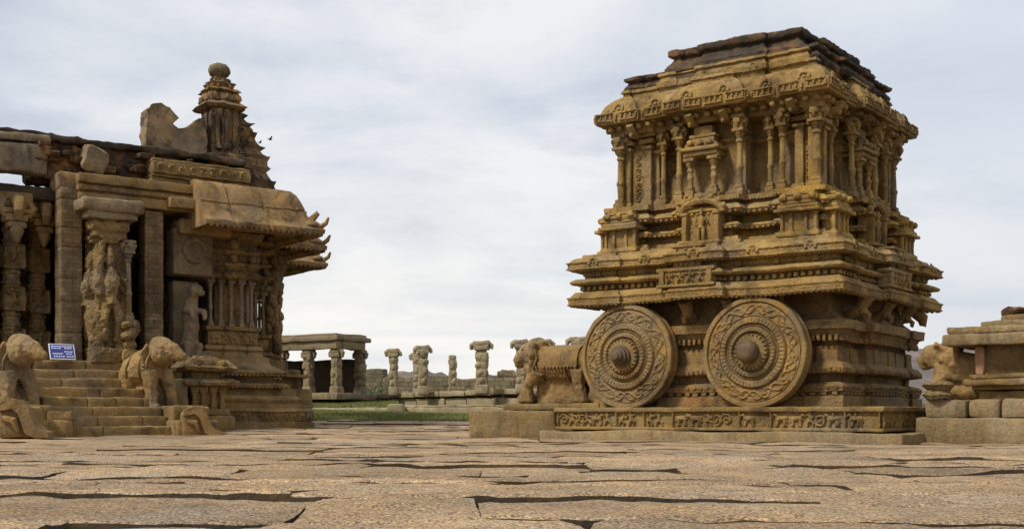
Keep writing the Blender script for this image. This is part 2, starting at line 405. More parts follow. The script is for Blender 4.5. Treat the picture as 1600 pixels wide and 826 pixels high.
def colonnette(h, r=.05, n=10, corbel=True):
    mb = MB(); b = .1
    mb.box((0, 0, b / 2), (r * 3.4, r * 3.4, b), r=.008); mb.box((0, 0, b + .03), (r * 2.7, r * 2.7, .06), r=.012)
    t = h - (.25 if corbel else .12)
    pr = [(r * 1.05, b + .05), (r * 1.05, b + .3 * t), (r * 1.3, b + .3 * t + .015), (r * 1.3, b + .3 * t + .05), (r, b + .3 * t + .07), (r * .92, t - .16), (r * 1.25, t - .15), (r * 1.25, t - .12), (r * .9, t - .10), (r * 1.5, t - .05), (r * 1.9, t - .02), (r * 1.6, t)]
    mb.lathe(pr, n)
    mb.box((0, 0, t + .025), (r * 4.2, r * 4.2, .05), r=.01)
    if corbel:
        for rz in (0, math.pi / 2):
            mb.box((0, 0, t + .16), (r * 6.0, r * 2.4, .08), r=.025, rz=rz)
            for s in (-1, 1):
                c, q = math.cos(rz), math.sin(rz); mb.tube([(s * r * 2.3 * c, s * r * 2.3 * q, t + .15), (s * r * 2.3 * c, s * r * 2.3 * q, t + .10), (s * r * 2.1 * c, s * r * 2.1 * q, t + .06)], [r * .8, r * .6, r * .2], 7)
        mb.box((0, 0, t + .08), (r * 3.4, r * 3.4, .1), r=.02); mb.box((0, 0, t + .225), (r * 4.4, r * 4.4, .06), r=.01)
    else: mb.box((0, 0, t + .08), (r * 4.8, r * 3, .07), r=.01)
    return mb
def statue_figure(h, rg, dep=.1):
    """small standing relief figure, facing -y, feet at z = 0"""
    mb = MB(); k = h
    mb.ell((0, 0, .90 * k), (.075 * k, .07 * k, .095 * k)); mb.lathe([(.07 * k, .95 * k), (.05 * k, 1.02 * k), (.015 * k, 1.08 * k)], 8)
    mb.tube([(0, 0, .82 * k), (0.01 * k, 0, .66 * k), (-.02 * k, 0, .5 * k), (0, 0, .42 * k)], [.07 * k, .13 * k, .09 * k, .12 * k])
    for s in (-1, 1):
        mb.tube([(s * .06 * k, 0, .44 * k), (s * .1 * k, -.03 * k, .24 * k), (s * .07 * k, 0, .0)], [.075 * k, .06 * k, .045 * k])
        mb.tube([(s * .13 * k, 0, .74 * k), (s * .24 * k, 0, .60 * k), (s * .18 * k, -.06 * k, .5 * k + (.22 * k if s > 0 else 0))], [.05 * k, .042 * k, .035 * k])
    return mb

# ------------------------------------------------------------------ ground, paving, grass, terrace, hill
def gz(Y): return np.interp(Y, [0, 20, 22, 28, 32, 36, 45, 60, 200, 4000], [0, 0, .03, .18, .26, .47, .85, .95, 1.0, 1.0])
def make_ground():
    xs = np.r_[-4000, -1200, -400, -150, np.linspace(-60, 60, 49), 150, 400, 1200, 4000]; ys = np.r_[-30, np.linspace(0, 60, 41), 80, 120, 200, 500, 1500, 4000]
    X, Y = np.meshgrid(xs, ys, indexing='ij'); Z = gz(Y) - .055
    mb = MB(); mb.add(np.c_[X.ravel(), Y.ravel(), Z.ravel()], grid_faces(len(xs), len(ys)))
    tag(mb.build('ground', M['soil_shade'], amp=.0), kind='structure')
make_ground()

def make_paving():
    rg = random.Random(21); mb = MB(); y = 1.6; rows = []; dark = []; nF = 0
    while y < 32.6:
        rows.append(y); y += rg.choice((.26, .36, .48, .6, .8, 1.0)) * (1 + y * .028)
    nrm = len(rows)
    def edge(i, x):
        return rows[i] + (.075 * math.sin(i * .9) + .03 * math.sin(i * 2.3)) * x * min(1, 9 / max(4, rows[i])) * .8 + .085 * n1(x * .45 + i * 9.1, 5) + .020 * n1(x * 2.7 + i * 3.3, 6) + .012 * n1(x * 8 + i, 8)
    for i in range(nrm - 1):
        yc = (rows[i] + rows[i + 1]) / 2; xm = .47 * yc + 3.2; x = -xm - rg.uniform(0, 2)
        while x < xm:
            Lx = rg.choice((.7, 1.1, 1.7, 2.4, 3.3)); x1 = x + Lx
            res = .03 if yc < 7 else (.05 if yc < 12 else .11)
            nu = max(4, int(Lx / (res * 1.6))); nv = max(5, int((rows[i + 1] - rows[i]) / res))
            u = np.linspace(0, 1, nu); v = np.linspace(0, 1, nv); sk = rg.uniform(-.13, .13)
            U, V = np.meshgrid(u, v, indexing='ij')
            XX = x + (U) * Lx + sk * (V - .5) * 1.0; g0 = .004
            XX = XX + np.where(U < .5, 1, -1) * .004
            xf = XX.ravel()
            gapn = g0 + .042 * np.clip(n1(xf * .9 + i * 17.0, 31) - .34, 0, 1) + .012 * np.clip(n1(xf * 3 + i * 7., 33), 0, 1)
            lo = edge(i, xf) + gapn; hi = edge(i + 1, xf) - g0 - .03 * np.clip(n1(xf * .6 + i * 5.0 + 40, 35) - .3, 0, 1)
            YY = lo + V.ravel() * (hi - lo); YY = YY.reshape(XX.shape)
            off = rg.choice((-1, 0, 0, 0, 1)) * rg.uniform(.003, .015); tx = rg.uniform(-.008, .008); ty = 0.0
            if rg.random() < .45: ty = rg.uniform(-.036, -.010) / max(.8, rows[i + 1] - rows[i])
            elif rg.random() < .6: off = 0.0; tx = 0.0
            ZZ = gz(YY) + off + tx * (XX - x - Lx / 2) + ty * (YY - yc) + .016 * (vnoise(np.c_[XX.ravel(), YY.ravel(), XX.ravel() * 0] / 1.7, 47).reshape(XX.shape))
            P = np.c_[XX.ravel(), YY.ravel(), np.zeros(XX.size)]
            ZZ = ZZ.ravel() + .012 * vnoise(P / .55, 41) + .009 * vnoise(P / .17, 42) + .004 * vnoise(P / .06, 43)
            e = np.minimum(np.minimum(U * Lx, (1 - U) * Lx), np.minimum(V, 1 - V) * (rows[i + 1] - rows[i])).ravel()
            wear = .014 + .02 * np.clip(vnoise(P / .3, 44), 0, 1)
            ZZ = ZZ - .010 * np.clip(1 - e / wear, 0, 1) ** 2 - .02 * np.clip(vnoise(P / .35, 61) - .45, 0, 1) * np.clip(1 - e / .16, 0, 1)
            b = np.c_[P[:, :2], ZZ]; F = grid_faces(nu, nv)
            idx = np.arange(nu * nv).reshape(nu, nv); ring = np.r_[idx[:-1, 0], idx[-1, :-1], idx[:0:-1, -1], idx[0, :0:-1]]
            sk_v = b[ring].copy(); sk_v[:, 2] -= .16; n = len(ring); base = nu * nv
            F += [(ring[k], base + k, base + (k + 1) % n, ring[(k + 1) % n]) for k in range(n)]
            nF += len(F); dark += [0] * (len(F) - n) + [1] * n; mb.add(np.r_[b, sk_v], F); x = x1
    o = mb.build('paving', M['granite'], amp=0, merge=False, sharp=50); tag(o, kind='structure'); o.data.materials.append(M['soil_shade']); o.data.polygons.foreach_set('material_index', dark)  # slab sides get the ground colour: joint dirt plus crevice shade painted in
make_paving()

def hbox(mb, a, b, d, z0, z1, back=0.0, **k):
    """box along the segment a-b, face on the segment, reaching d behind it"""
    a = np.array(a[:2], float); b = np.array(b[:2], float); v = b - a; L = np.linalg.norm(v); v /= L; n = np.array([-v[1], v[0]])
    c = (a + b) / 2 + n * (d / 2 + back); mb.box((c[0], c[1], (z0 + z1) / 2), (L, d, z1 - z0), rz=math.atan2(v[1], v[0]), **k)
T0, T1 = at(380, 620, 46), at(900, 600, 36.5)
def make_terrace():
    mb = MB(); v = (T1 - T0)[:2]; v /= np.linalg.norm(v); n = np.array([-v[1], v[0]])
    for k in range(14):                                           # coping slabs, each its own length, in one wall
        a = T0[:2] + (T1 - T0)[:2] * k / 14; b = T0[:2] + (T1 - T0)[:2] * (k + 1) / 14 - v * .03
        hbox(mb, a, b, 1.0, .86 + .014 * k + .012 * (k % 3), 1.02 + .015 * k + .012 * (k % 3), r=.03, res=.2)
        hbox(mb, a + n * .12, b + n * .12, .6, .5, .93, r=.01, res=.3)
        if k % 2: hbox(mb, a + n * .05, a + v * .18 + n * .05, .2, .55, .935, r=.02)
    hbox(mb, T0[:2] + n * .6, T1[:2] + n * .6, 24, .3, 1.06, res=2)
    tag(mb.build('terrace', M['far'], amp=.02, sc=.4), kind='structure')
    kb = MB(); a, b, c = at(470, 640, 38.0), at(622, 640, 36.6), at(900, 640, 34)
    hbox(kb, a, b, .5, .3, .60, r=.04, res=.2); hbox(kb, b, c, .9, .3, .62, r=.04, res=.2)
    for k in range(9):
        p = b + (c - b) * k / 9; q = b + (c - b) * (k + .97) / 9; hbox(kb, p, q, .7, .62 + .004, .68, back=.1, r=.02, res=.3)
    kb.box((*at(619, 640, 36.3)[:2], .5), (.5, .5, .42), r=.05)
    tag(kb.build('kerb', M['far'], amp=.025, sc=.4), kind='structure')
make_terrace()
def make_grass():
    rg = np.random.default_rng(5); V = []; F = []
    def patch(p00, p10, p11, p01, n, hmax):
        u, v = rg.random(n), rg.random(n)
        P = (np.outer((1 - u) * (1 - v), p00) + np.outer(u * (1 - v), p10) + np.outer(u * v, p11) + np.outer((1 - u) * v, p01))
        keep = (vnoise(P * np.array([.9, 1.6, 1]), 71) + rg.random(n) * .9) > .25
        for p in P[keep]:
            a = rg.random() * 6.28; h = hmax * (.4 + .6 * rg.random()); w = .012 + .012 * rg.random(); l = rg.normal(0, .03, 2)
            k = len(V); V.extend([(p[0] - w * math.cos(a), p[1] - w * math.sin(a), p[2] - .02), (p[0] + w * math.cos(a), p[1] + w * math.sin(a), p[2] - .02), (p[0] + l[0], p[1] + l[1], p[2] + h)]); F.append((k, k + 1, k + 2))
    def g(px, Y, dz=.0):
        q = at(px, 648, Y); q[2] = gz(Y) + dz; return q
    patch(g(465, 31.2), g(790, 30.4), g(800, 34.2), g(470, 37.6), 26000, .075)
    patch(g(470, 38.6, .06), g(622, 37.2, .06), g(622, 41.0, .14), g(470, 43.8, .12), 12000, .10)
    mb = MB(); mb.add(V, F); tag(mb.build('grass', M['grass'], amp=0, merge=False), kind='stuff')
    tb = MB(); xs = np.linspace(-12, 2, 60); ys = np.linspace(30.4, 44, 60); X, Y = np.meshgrid(xs, ys, indexing='ij')
    P = np.c_[X.ravel(), Y.ravel(), gz(Y.ravel())]; P[:, 2] += .03 * vnoise(P / .8, 9) - .10 + .11 * np.clip((P[:, 1] - 31.0 + .5 * vnoise(P / 1.1, 12)) / .8, 0, 1); tb.add(P, grid_faces(60, 60))
    tag(tb.build('turf', M['turf'], amp=0), kind='structure')
make_grass()
def make_hill(x0, x1, Y, h, seed):
    mb = MB(); n = 60; m = 24; xs = np.linspace(x0, x1, n); X, T = np.meshgrid(xs, np.linspace(0, 1, m), indexing='ij'); u = (X - x0) / (x1 - x0)
    env = np.sin(np.pi * u) ** .45 * np.sin(np.pi * T) ** .8; P = np.c_[X.ravel(), (Y + T * 160).ravel(), np.zeros(X.size)]
    Z = env.ravel() * h * (1 + .35 * vnoise(P / (h * 2.2), seed) + .14 * vnoise(P / (h * .5), seed + 1) + .07 * vnoise(P / (h * .2), seed + 2)) - 1
    P[:, 2] = Z; mb.add(P, grid_faces(n, m)); tag(mb.build('hill', M['hill'], amp=0), kind='structure')
make_hill(-75, -4, 420, 19, 3)
make_hill(115, 300, 420, 26, 5)

# compound wall at the back of the terrace
cw = MB(); rgw = random.Random(3); a = np.array([-26.0, 60.0]); b = np.array([14.0, 53.0])
for k in range(26):
    p = a + (b - a) * k / 26; q = a + (b - a) * (k + 1) / 26; hbox(cw, p, q, .8, .8, 2.14 + rgw.uniform(-.12, .18) + (.25 if 9 < k < 13 else 0), r=.05, res=.25)
tag(cw.build('compound_wall', M['farwall'], amp=.07, sc=.45), 'long low ruined stone wall behind the row of roofless pillars', 'wall')
rb = MB()
for q in range(5): rb.box((*at(784 + q * 5, 600, 54.6)[:2], 2.22 + .07 * (q % 2)), (.34, .5, .22), r=.06)
tag(rb.build('loose_stones', M['grey'], amp=.05, sc=.3), 'grey loose stones heaped on the ruined wall left of the chariot elephant', 'stones')
def shrub(px, Y, z, r, n, seed, label):
    rg = random.Random(seed); mb = MB(); p = at(px, 600, Y)
    for _ in range(n):
        a = rg.uniform(0, 6.28); q = rg.random() ** .5; hh = rg.uniform(0, 1); c = Vector((p[0] + q * r * math.cos(a), p[1] + q * r * .6 * math.sin(a), z + hh * r * .9 * (1 - q * .5)))
        d = Vector((rg.gauss(0, 1), rg.gauss(0, 1), rg.gauss(0, 1))).normalized(); e = d.orthogonal().normalized(); f = d.cross(e); s = rg.uniform(.04, .1)
        mb.add([c - e * s, c - f * s * .5, c + e * s, c + f * s * .5], [(0, 1, 2, 3)])
    return tag(mb.build('shrub', M['leaf'], amp=0, merge=False), label, 'shrub', 'green shrubs along the ruined wall')
M['leaf'] = plain('shrub_leaf', (.085, .105, .03), .7)
for px, Y, z, r, n, sd, lb in ((595, 55, 1.2, .8, 200, 1, 'low green shrub against the ruined wall behind the first lone pillar'), (690, 54, 1.1, .5, 110, 2, 'low green shrub against the ruined wall between the hooked and the broken pillars'),
                               (735, 52, 1.1, .6, 150, 3, 'low green shrub against the ruined wall left of the tall wide-capped pillar'), (780, 52, 1.2, .5, 110, 4, 'low green shrub against the ruined wall right of the tall wide-capped pillar')):
    shrub(px, Y, z, r, n, sd, lb)

# roofless pillars
def far_pillar(H, w, cap, seed):
    rg = random.Random(seed); s = MB(); c = MB()
    s.box((0, 0, .12), (w * 1.15, w * 1.15, .3), r=.03); z = .25
    while z < H - .35:
        h = rg.uniform(.22, .38); s.box((0, 0, z + h / 2), (w * rg.choice((1, .86, .94)), w * rg.choice((1, .86, .94)), h + .02), r=.03, res=.08)
        s.ell((rg.uniform(-.1, .1), -w * .45, z + h / 2), (w * .3, w * .16, h * .4)); s.ell((w * .42, 0, z + h * .5), (w * .16, w * .3, h * .4)); z += h
    s.box((0, 0, (z + H - .28) / 2), (w * .8, w * .8, max(.05, H - .28 - z + .04)), r=.03)
    if cap:
        c.box((0, 0, H - .2), (w * 1.2, w * 1.2, .14), r=.03)
        for sg in cap:
            c.tube([(0, 0, H - .09), (sg * w * .6, 0, H - .08), (sg * w * .85, 0, H - .13), (sg * w * .92, 0, H - .25)], [.11, .10, .085, .05], 8)
        c.box((0, 0, H - .06), (w * 1.3, w * .9, .14), r=.03)
    else: c.box((0, 0, H - .22), (w * .9, w * .8, .2), r=.06)
    return s, c
PILL = [(615, 545, 41, .38, (-1, 1), 'lone roofless carved pillar with level cap, first one right of the ruined pavilion'), (651, 551, 43.5, .33, (-1,), 'short slim roofless pillar peeping out behind the pillar with the hooked cap'),
        (661, 540, 40, .42, (-1, 1), 'roofless carved pillar whose cap hooks down to the right'), (707, 548, 41, .36, (), 'roofless pillar with a broken stub for a cap'),
        (753, 533, 38, .50, (-1, 1), 'tall roofless pillar with the widest cap, standing clear of the others'), (814, 531, 37.5, .42, (-1, 1), 'roofless pillar whose cap shows just above the head of the chariot elephant'),
        (850, 531, 38, .46, (-1, 1), 'roofless pillar whose cap shows over the back of the chariot elephant'), (903, 527, 37, .5, (-1, 1), 'roofless pillar half hidden behind the front chariot wheel')]
for i, (px, py, Y, w, cap, lab) in enumerate(PILL):
    p = at(px, py, Y); H = p[2] - 1.06; t = thing('stone_pillar', lab, 'pillar', (p[0], p[1], 1.06), R(-8 + 5 * (i % 4)), 'roofless pillars on the terrace')
    s, c = far_pillar(H, w * .72, cap, i + 3); s.build('shaft', M['far'], t, amp=.025, sc=.14); c.build('capital', M['far'], t, amp=.03, sc=.16)

M['pav'] = stone('pavilion_stone', (0.25, 0.19, 0.11), (0.16, 0.12, 0.07), stain=.7, och=.3, bump=.7)
# ruined pavilion in the distance
def make_pavilion():
    t = thing('ruined_pavilion', 'flat roofed open stone pavilion in the distance beyond the carved hall', 'pavilion', (-5.75, 40.0, 1.06), R(-31.5))
    # local -x runs to the left and away, local +y to the right and away
    rf = MB(); rf.box((-3.6, .75, 1.86), (7.4, 1.8, .16), r=.03, res=.25); rf.box((-3.6, .75, 1.97), (7.2, 1.6, .1), r=.03, res=.25); rf.build('roof', M['pav'], t, amp=.03, sc=.5)
    bm_ = MB(); bm_.box((-3.6, .1, 1.64), (7.2, .3, .27), r=.02, res=.2); bm_.box((-.12, .85, 1.64), (.3, 1.2, .27), r=.02, res=.2); bm_.build('beam', M['pav'], t, amp=.02, sc=.3)
    k = 0
    for x, y in ((-.15, .15), (-1.35, .15), (-2.55, .15), (-3.8, .15), (-.15, 1.4)):
        s, c = far_pillar(1.5, .3, (-1, 1), 40 + k); k += 1
        for q, nm in ((s, 'pillar_shaft'), (c, 'pillar_capital')): q.build(nm, M['pav'], t, amp=.025, sc=.14, loc=(x, y, 0))
    w = MB(); w.box((-3.75, 1.5, .6), (6.6, .2, 1.25), r=.02, res=.3); w.build('back_wall', M['interior'], t, amp=.03, sc=.4)  # back wall in the interior stone, shade under the roof put into its colour
    f = MB(); f.box((-3.6, .8, -.05), (7.6, 2.1, .2), r=.03, res=.3); f.build('floor', M['pav'], t, amp=.03, sc=.4)
make_pavilion()

# ------------------------------------------------------------------ statues
def elephant_mb(style, rg):
    """body of a walking stone elephant facing +x, feet at z = 0, about 1.05 tall and 1.7 long"""
    mb = MB()
    if style == 'chariot':
        mb.tube([(-.72, 0, .66), (-.5, 0, .68), (-.1, 0, .66), (.3, 0, .68), (.5, 0, .70)], [.18, .28, .30, .28, .20], 14)
        mb.ell((.52, 0, .84), (.27, .21, .25)); mb.ell((.48, 0, 1.00), (.20, .16, .12))
        mb.tube([(.62, 0, .88), (.76, 0, .82), (.86, 0, .76), (.90, 0, .70)], [.19, .15, .12, .09], 12)
        mb.ell((.85, 0, .71), (.10, .09, .10)); mb.tube([(.50, 0, .55), (.60, 0, .62), (.62, 0, .75)], [.2, .16, .12], 10)
        for s in (-1, 1):
            mb.tube([(.42, s * .20, 1.0), (.36, s * .27, .80), (.44, s * .27, .54)], [.10, .15, .05], 10, squash=.45)
            mb.tube([(.34, s * .19, .55), (.44 + .1 * s, s * .2, .3), (.40 + .14 * s, s * .2, .05)], [.15, .10, .095]); mb.ell((.44 + .14 * s, s * .2, .05), (.14, .1, .06))
            mb.tube([(-.48, s * .18, .55), (-.40 - .08 * s, s * .2, .3), (-.46 - .10 * s, s * .2, .05)], [.17, .105, .095]); mb.ell((-.43 - .1 * s, s * .2, .05), (.14, .1, .06))
        mb.tube([(-.80, 0, .75), (-.90, 0, .6), (-.86, 0, .35)], [.05, .04, .03])
        mb.box((-.03, 0, .2), (1.0, .16, .42), r=.04, res=.1); mb.box((-.75, 0, .25), (.3, .3, .5), r=.08, res=.1)                     # stone left uncut under the belly
    else:
        mb.tube([(-.58, 0, .50), (-.32, 0, .68), (0, 0, .80), (.28, 0, .86)], [.20, .32, .34, .28], 14)
        mb.ell((.40, -.02, 1.06), (.29, .26, .27)); mb.ell((.34, 0, 1.23), (.21, .2, .13))
        mb.tube([(.48, 0, 1.10), (.66, .02, 1.05), (.80, .05, .98), (.90, .08, .96)], [.21, .17, .11, .055], 10)
        for s in (-1, 1):
            mb.tube([(.26, s * .25, 1.2), (.18, s * .31, 1.02), (.22, s * .30, .82)], [.07, .11, .04], 10, squash=.5)
            mb.tube([(.24, s * .18, .70), (.34 + .05 * s, s * .2, .36), (.40 + .05 * s, s * .2, .02)], [.17, .115, .10]); mb.ell((.44 + .05 * s, s * .2, .04), (.13, .1, .06))
            mb.tube([(-.36, s * .2, .50), (-.30, s * .22, .25), (-.34, s * .22, .02)], [.2, .13, .11])
        mb.ell((-.2, 0, .25), (.5, .2, .3))
    return mb
def bands(style):
    mb = MB()
    def ring(x, z, ry, rz, tilt, t):
        P = [(x + tilt * math.sin(a) , ry * math.cos(a), z + rz * math.sin(a)) for a in np.linspace(0, 2 * math.pi, 29)]; mb.tube(P, t, 6)
    if style == 'chariot':
        ring(.40, .66, .30, .31, .10, .022); ring(.34, .66, .29, .30, .08, .018); ring(-.25, .66, .305, .305, 0, .018); ring(-.58, .67, .265, .275, 0, .02)
        for q in range(15):
            a = math.pi * (1.02 + .96 * q / 14); mb.ell((.44 + .08 * math.sin(a), .30 * math.cos(a), .66 + .33 * math.sin(a)), (.028, .028, .034), n=7, m=5)
        for sd in (-1, 1):
            V = []; F = []
            for i_, x in enumerate(np.linspace(-.5, .2, 14)):
                for j_, a in enumerate(np.linspace(.1, 1.75, 12)): V.append((x, sd * .315 * math.sin(a), .66 + .32 * math.cos(a) + .006 * math.sin(j_ * 3)))
            mb.add(V, grid_faces(14, 12))
            for q in range(10): mb.ell((-.47 + .07 * q, sd * .312, .59), (.022, .02, .03), n=7, m=5)
            mb.tube([(.46, sd * .27, .98), (.33, sd * .30, .90), (.29, sd * .31, .76), (.38, sd * .30, .58), (.47, sd * .28, .56)], .018, 6)
        P = [(x, s, z) for x, s, z in ((-.58, -.272, .62), (-.1, -.31, .62), (.32, -.29, .62))]; mb.tube(P, .02, 6)
        mb.tube([(-.5, -.31, .80), (-.62, -.30, .72), (-.68, -.26, .58)], .02, 6); mb.tube([(-.40, -.32, .78), (-.50, -.32, .66), (-.52, -.31, .58)], .016, 6)
    else:
        for x, q in ((.20, .31), (.13, .335), (.05, .35)): ring(x + .08, .82, q, q + .01, .07, .022)
        for q in range(17):
            a = math.pi * (1.0 + q / 16); mb.ell((.24 + .07 * math.sin(a), .33 * math.cos(a), .80 + .36 * math.sin(a)), (.03, .03, .036), n=7, m=5)
        ring(-.22, .74, .345, .33, .05, .02)
    return mb
def elephant(loc, rz, style, label, group, sc=1.0):
    t = thing('elephant_statue', label, 'statue', loc, rz, group); t.scale = (sc,) * 3
    elephant_mb(style, random.Random(4)).build('body', M['elephant'], t, voxel=.019, smooth=2, amp=.012, sc=.07, sharp=80)
    bands(style).build('harness', M['elephant'], t, amp=.006, sc=.06, sharp=80)
    for s in (-1, 1):
        e = MB()
        if style == 'chariot': e.ell((.68, s * .165, .93), (.03, .022, .026), n=8, m=6)
        else: e.ell((.56, s * .205, 1.14), (.035, .025, .03), n=8, m=6)
        e.build('eye', M['elephant'], t, amp=0)
    return t

# ------------------------------------------------------------------ the stone chariot
CH_RZ = R(-36); CH = (4.086, 20.07, 0)
def cw_(x, y, z=0):
    c, s = math.cos(CH_RZ), math.sin(CH_RZ); return (CH[0] + c * x - s * y, CH[1] + s * x + c * y, z)
def make_wheel():
    mb = MB(); Rr = .82; nt = 260; rr = np.r_[np.linspace(.05, .985, 92) * Rr]; th = np.arange(nt) * 2 * math.pi / nt
    RR, TH = np.meshgrid(rr, th, indexing='ij'); q = RR / Rr
    def step(a, b, h): return h * np.clip(np.minimum((q - a) / .012, (b - q) / .012), 0, 1)
    h = .10 * np.clip(1 - q, 0, 1) + step(.90, 1.1, .018) + step(.515, .635, .022) + step(.36, .45, .03) + step(.0, .33, .055)
    w = (q - .66) / .22; inb = (q > .66) & (q < .885)
    s1 = np.clip(1 - np.abs(w - .5 - .33 * np.sin(11 * TH)) / .10, 0, 1); s2 = np.clip(1 - np.abs(w - .5 - .33 * np.sin(11 * TH + 2.2)) / .10, 0, 1)
    s3 = np.clip(1 - np.hypot((w - .5) * .17, ((TH * 22 / 6.283) % 1 - .5) * .22) / .03, 0, 1)
    P = np.c_[(RR * np.cos(TH)).ravel(), (RR * np.sin(TH)).ravel(), np.zeros(RR.size)]
    nz = np.clip(vnoise(P / .035, 51), -.3, 1).reshape(RR.shape)
    h += np.where(inb, -.008 + .026 * np.maximum(np.maximum(s1, s2), s3) ** .6 + .012 * nz, 0)
    in2 = (q > .53) & (q < .62); h += np.where(in2, .012 * np.abs(np.sin(26 * TH)) + .006 * nz, 0)
    in3 = (q > .375) & (q < .435); h += np.where(in3, .014 * np.abs(np.sin(20 * TH)) - .004, 0)
    in4 = (q > .285) & (q < .33); h += np.where(in4, -.03 * (np.sin(24 * TH) > .35), 0)
    h += .006 * vnoise(P / .2, 53).reshape(RR.shape)
    for gq in (.645, .50, .462, .345, .893): h -= .03 * np.clip(1 - np.abs(q - gq) / .011, 0, 1)
    V = np.stack([RR * np.cos(TH), -h, RR * np.sin(TH)], -1).reshape(-1, 3); F = grid_faces(len(rr), nt, True); mb.add(V, F)
    edge = [(.985, -.02), (1.0, .0), (1.0, .07), (.985, .085), (.985, .13), (1.0, .145), (1.0, .2), (.97, .23)]; rings = []
    wob = 1 + .004 * np.sin(7 * th) + .003 * np.sin(19 * th + 1) - .035 * np.clip(n1(th * 5.1, 77) - .55, 0, 1)
    rings.append(V.reshape(len(rr), nt, 3)[-1])
    for e, y in edge[1:]: rings.append(np.c_[e * Rr * wob * np.cos(th), np.full(nt, y), e * Rr * wob * np.sin(th)])
    mb.loft(rings, (False, True))
    return mb
def make_hub(pointed):
    mb = MB(); Mx = Matrix.Rotation(R(90), 4, 'X')       # z of the profile becomes -y
    if pointed: pr = [(.20, .05), (.20, .12), (.17, .13), (.17, .18), (.135, .19), (.135, .235), (.10, .245), (.095, .30), (.075, .31), (.06, .35), (.02, .36)]
    else: pr = [(.20, .05), (.20, .11), (.165, .12), (.16, .17), (.165, .22), (.155, .29), (.13, .335), (.08, .36), (.03, .365)]
    mb.lathe(pr, 36, M=Mx); return mb
def make_chariot():
    rg = random.Random(11)
    t = thing('stone_chariot', 'tall ornate stone temple carved as a chariot on big round wheels', 'monument', CH, CH_RZ)
    m, mc = M['chariot'], M['carved']
    # --- slabs and plinth
    b = MB(); b.box((.25, 0, .02), (5.9, 5.0, .24), r=.03, res=.12); b.build('base_slab', M['slab'], t, amp=.012, sc=.3, amp2=.02, sc2=1.3)
    px0, px1, hy = -2.55, 2.85, 2.27; pl = MB(); D = .055
    pl.box(((px0 + px1) / 2, 0, .32), (px1 - px0 - 2 * D, 2 * hy - 2 * D, .34), r=.01, res=.3)
    for z, hh, o in ((.175, .05, 0), (.465, .07, .012)):
        pl.box(((px0 + px1) / 2, 0, z), (px1 - px0 + 2 * o, 2 * hy + 2 * o, hh), r=.015, res=.1)
    o_pl = pl.build('plinth', M['plinth'], t, amp=.007, sc=.15)
    fr = MB()
    def pan(o, u, n, L):
        x = 0
        while x < L - .05:
            w = min(rg.choice((.5, .7, .9, 1.1)), L - x); I = frieze_items(w - .06, .235, rg, .045)
            I += [(0.0, -.02, 0.0, .26, .022, .05), (w, -.02, w, .26, .022, .05)]
            relief(fr, np.array(o, float) + np.array(u, float) * x, u, n, w, .24, I, res=.011); x += w
    e = D - .004
    pan((px0 + e, -hy + e, .197), (1, 0, 0), (0, -1, 0), px1 - px0 - 2 * e); pan((px1 - e, -hy + e, .197), (0, 1, 0), (1, 0, 0), 2 * hy - 2 * e)
    pan((px1 - e, hy - e, .197), (-1, 0, 0), (0, 1, 0), px1 - px0 - 2 * e); pan((px0 + e, hy - e, .197), (0, -1, 0), (-1, 0, 0), 2 * hy - 2 * e)
    fr.build('frieze', M['plinth'], o_pl, amp=.007, sc=.03)
    # --- moulded body between the wheels
    bp = (2.1, 1.8, .42, .07, .72, .05); bd = MB()
    loft_plan(bd, bp, [(.49, .0), (.66, .0), (.67, -.08), (.72, -.08), (.725, -.015), (.80, .0), (.85, -.05), (.87, -.17), (.97, -.17), (.985, -.06), (1.0, -.02), (1.06, .0), (1.13, -.05), (1.17, -.13), (1.38, -.14), (1.40, -.21), (1.50, -.21), (1.54, -.07), (1.62, -.03), (1.63, .03), (1.76, .04), (1.78, -.12), (1.9, -.25), (2.2, -.30)], .05)
    teeth(bd, bp, -.045, .13, (.085, .07, .045), .695); teeth(bd, bp, -.07, .085, (.05, .07, .09), 1.50, r=.02); teeth(bd, bp, -.02, .075, (.05, .06, .06), 1.025, r=.02)
    teeth(bd, bp, -.135, .42, (.07, .05, .22), 1.28)
    for p, d, n in along_plan(bp, -.02, .11): bd.ell((p[0], p[1], .79), (.04, .04, .035), n=7, m=5)
    bd.build('body', M['body'], t, amp=.009, sc=.09, amp2=.012, sc2=.6)
    # --- brackets under the big cornice
    for p, d, n in along_plan((2.0, 1.75, .42, .0, .72, .0), -.12, .62):
        k = MB(); q = np.r_[p, 0]; n3 = np.r_[n, 0]
        k.tube([q - n3 * .15 + [0, 0, 1.80], q + n3 * .05 + [0, 0, 1.86], q + n3 * .2 + [0, 0, 1.98], q + n3 * .3 + [0, 0, 2.14]], [.09, .10, .085, .11], 8)
        k.ell(q + n3 * .22 + [0, 0, 1.93], (.085, .085, .075), n=9, m=7)
        k.tube([q + n3 * .24 + [0, 0, 1.93], q + n3 * .32 + [0, 0, 1.86], q + n3 * .30 + [0, 0, 1.80]], [.05, .04, .03], 7)
        k.build('bracket', M['body'], t, amp=.012, sc=.07)
    k = MB(); k.tube([(1.95, 1.6, 2.16), (2.02, 1.7, 2.08), (2.12, 1.78, 1.98), (2.12, 1.80, 1.86)], [.11, .10, .085, .05], 9); k.build('pendant_bracket', M['body'], t, amp=.015, sc=.08)
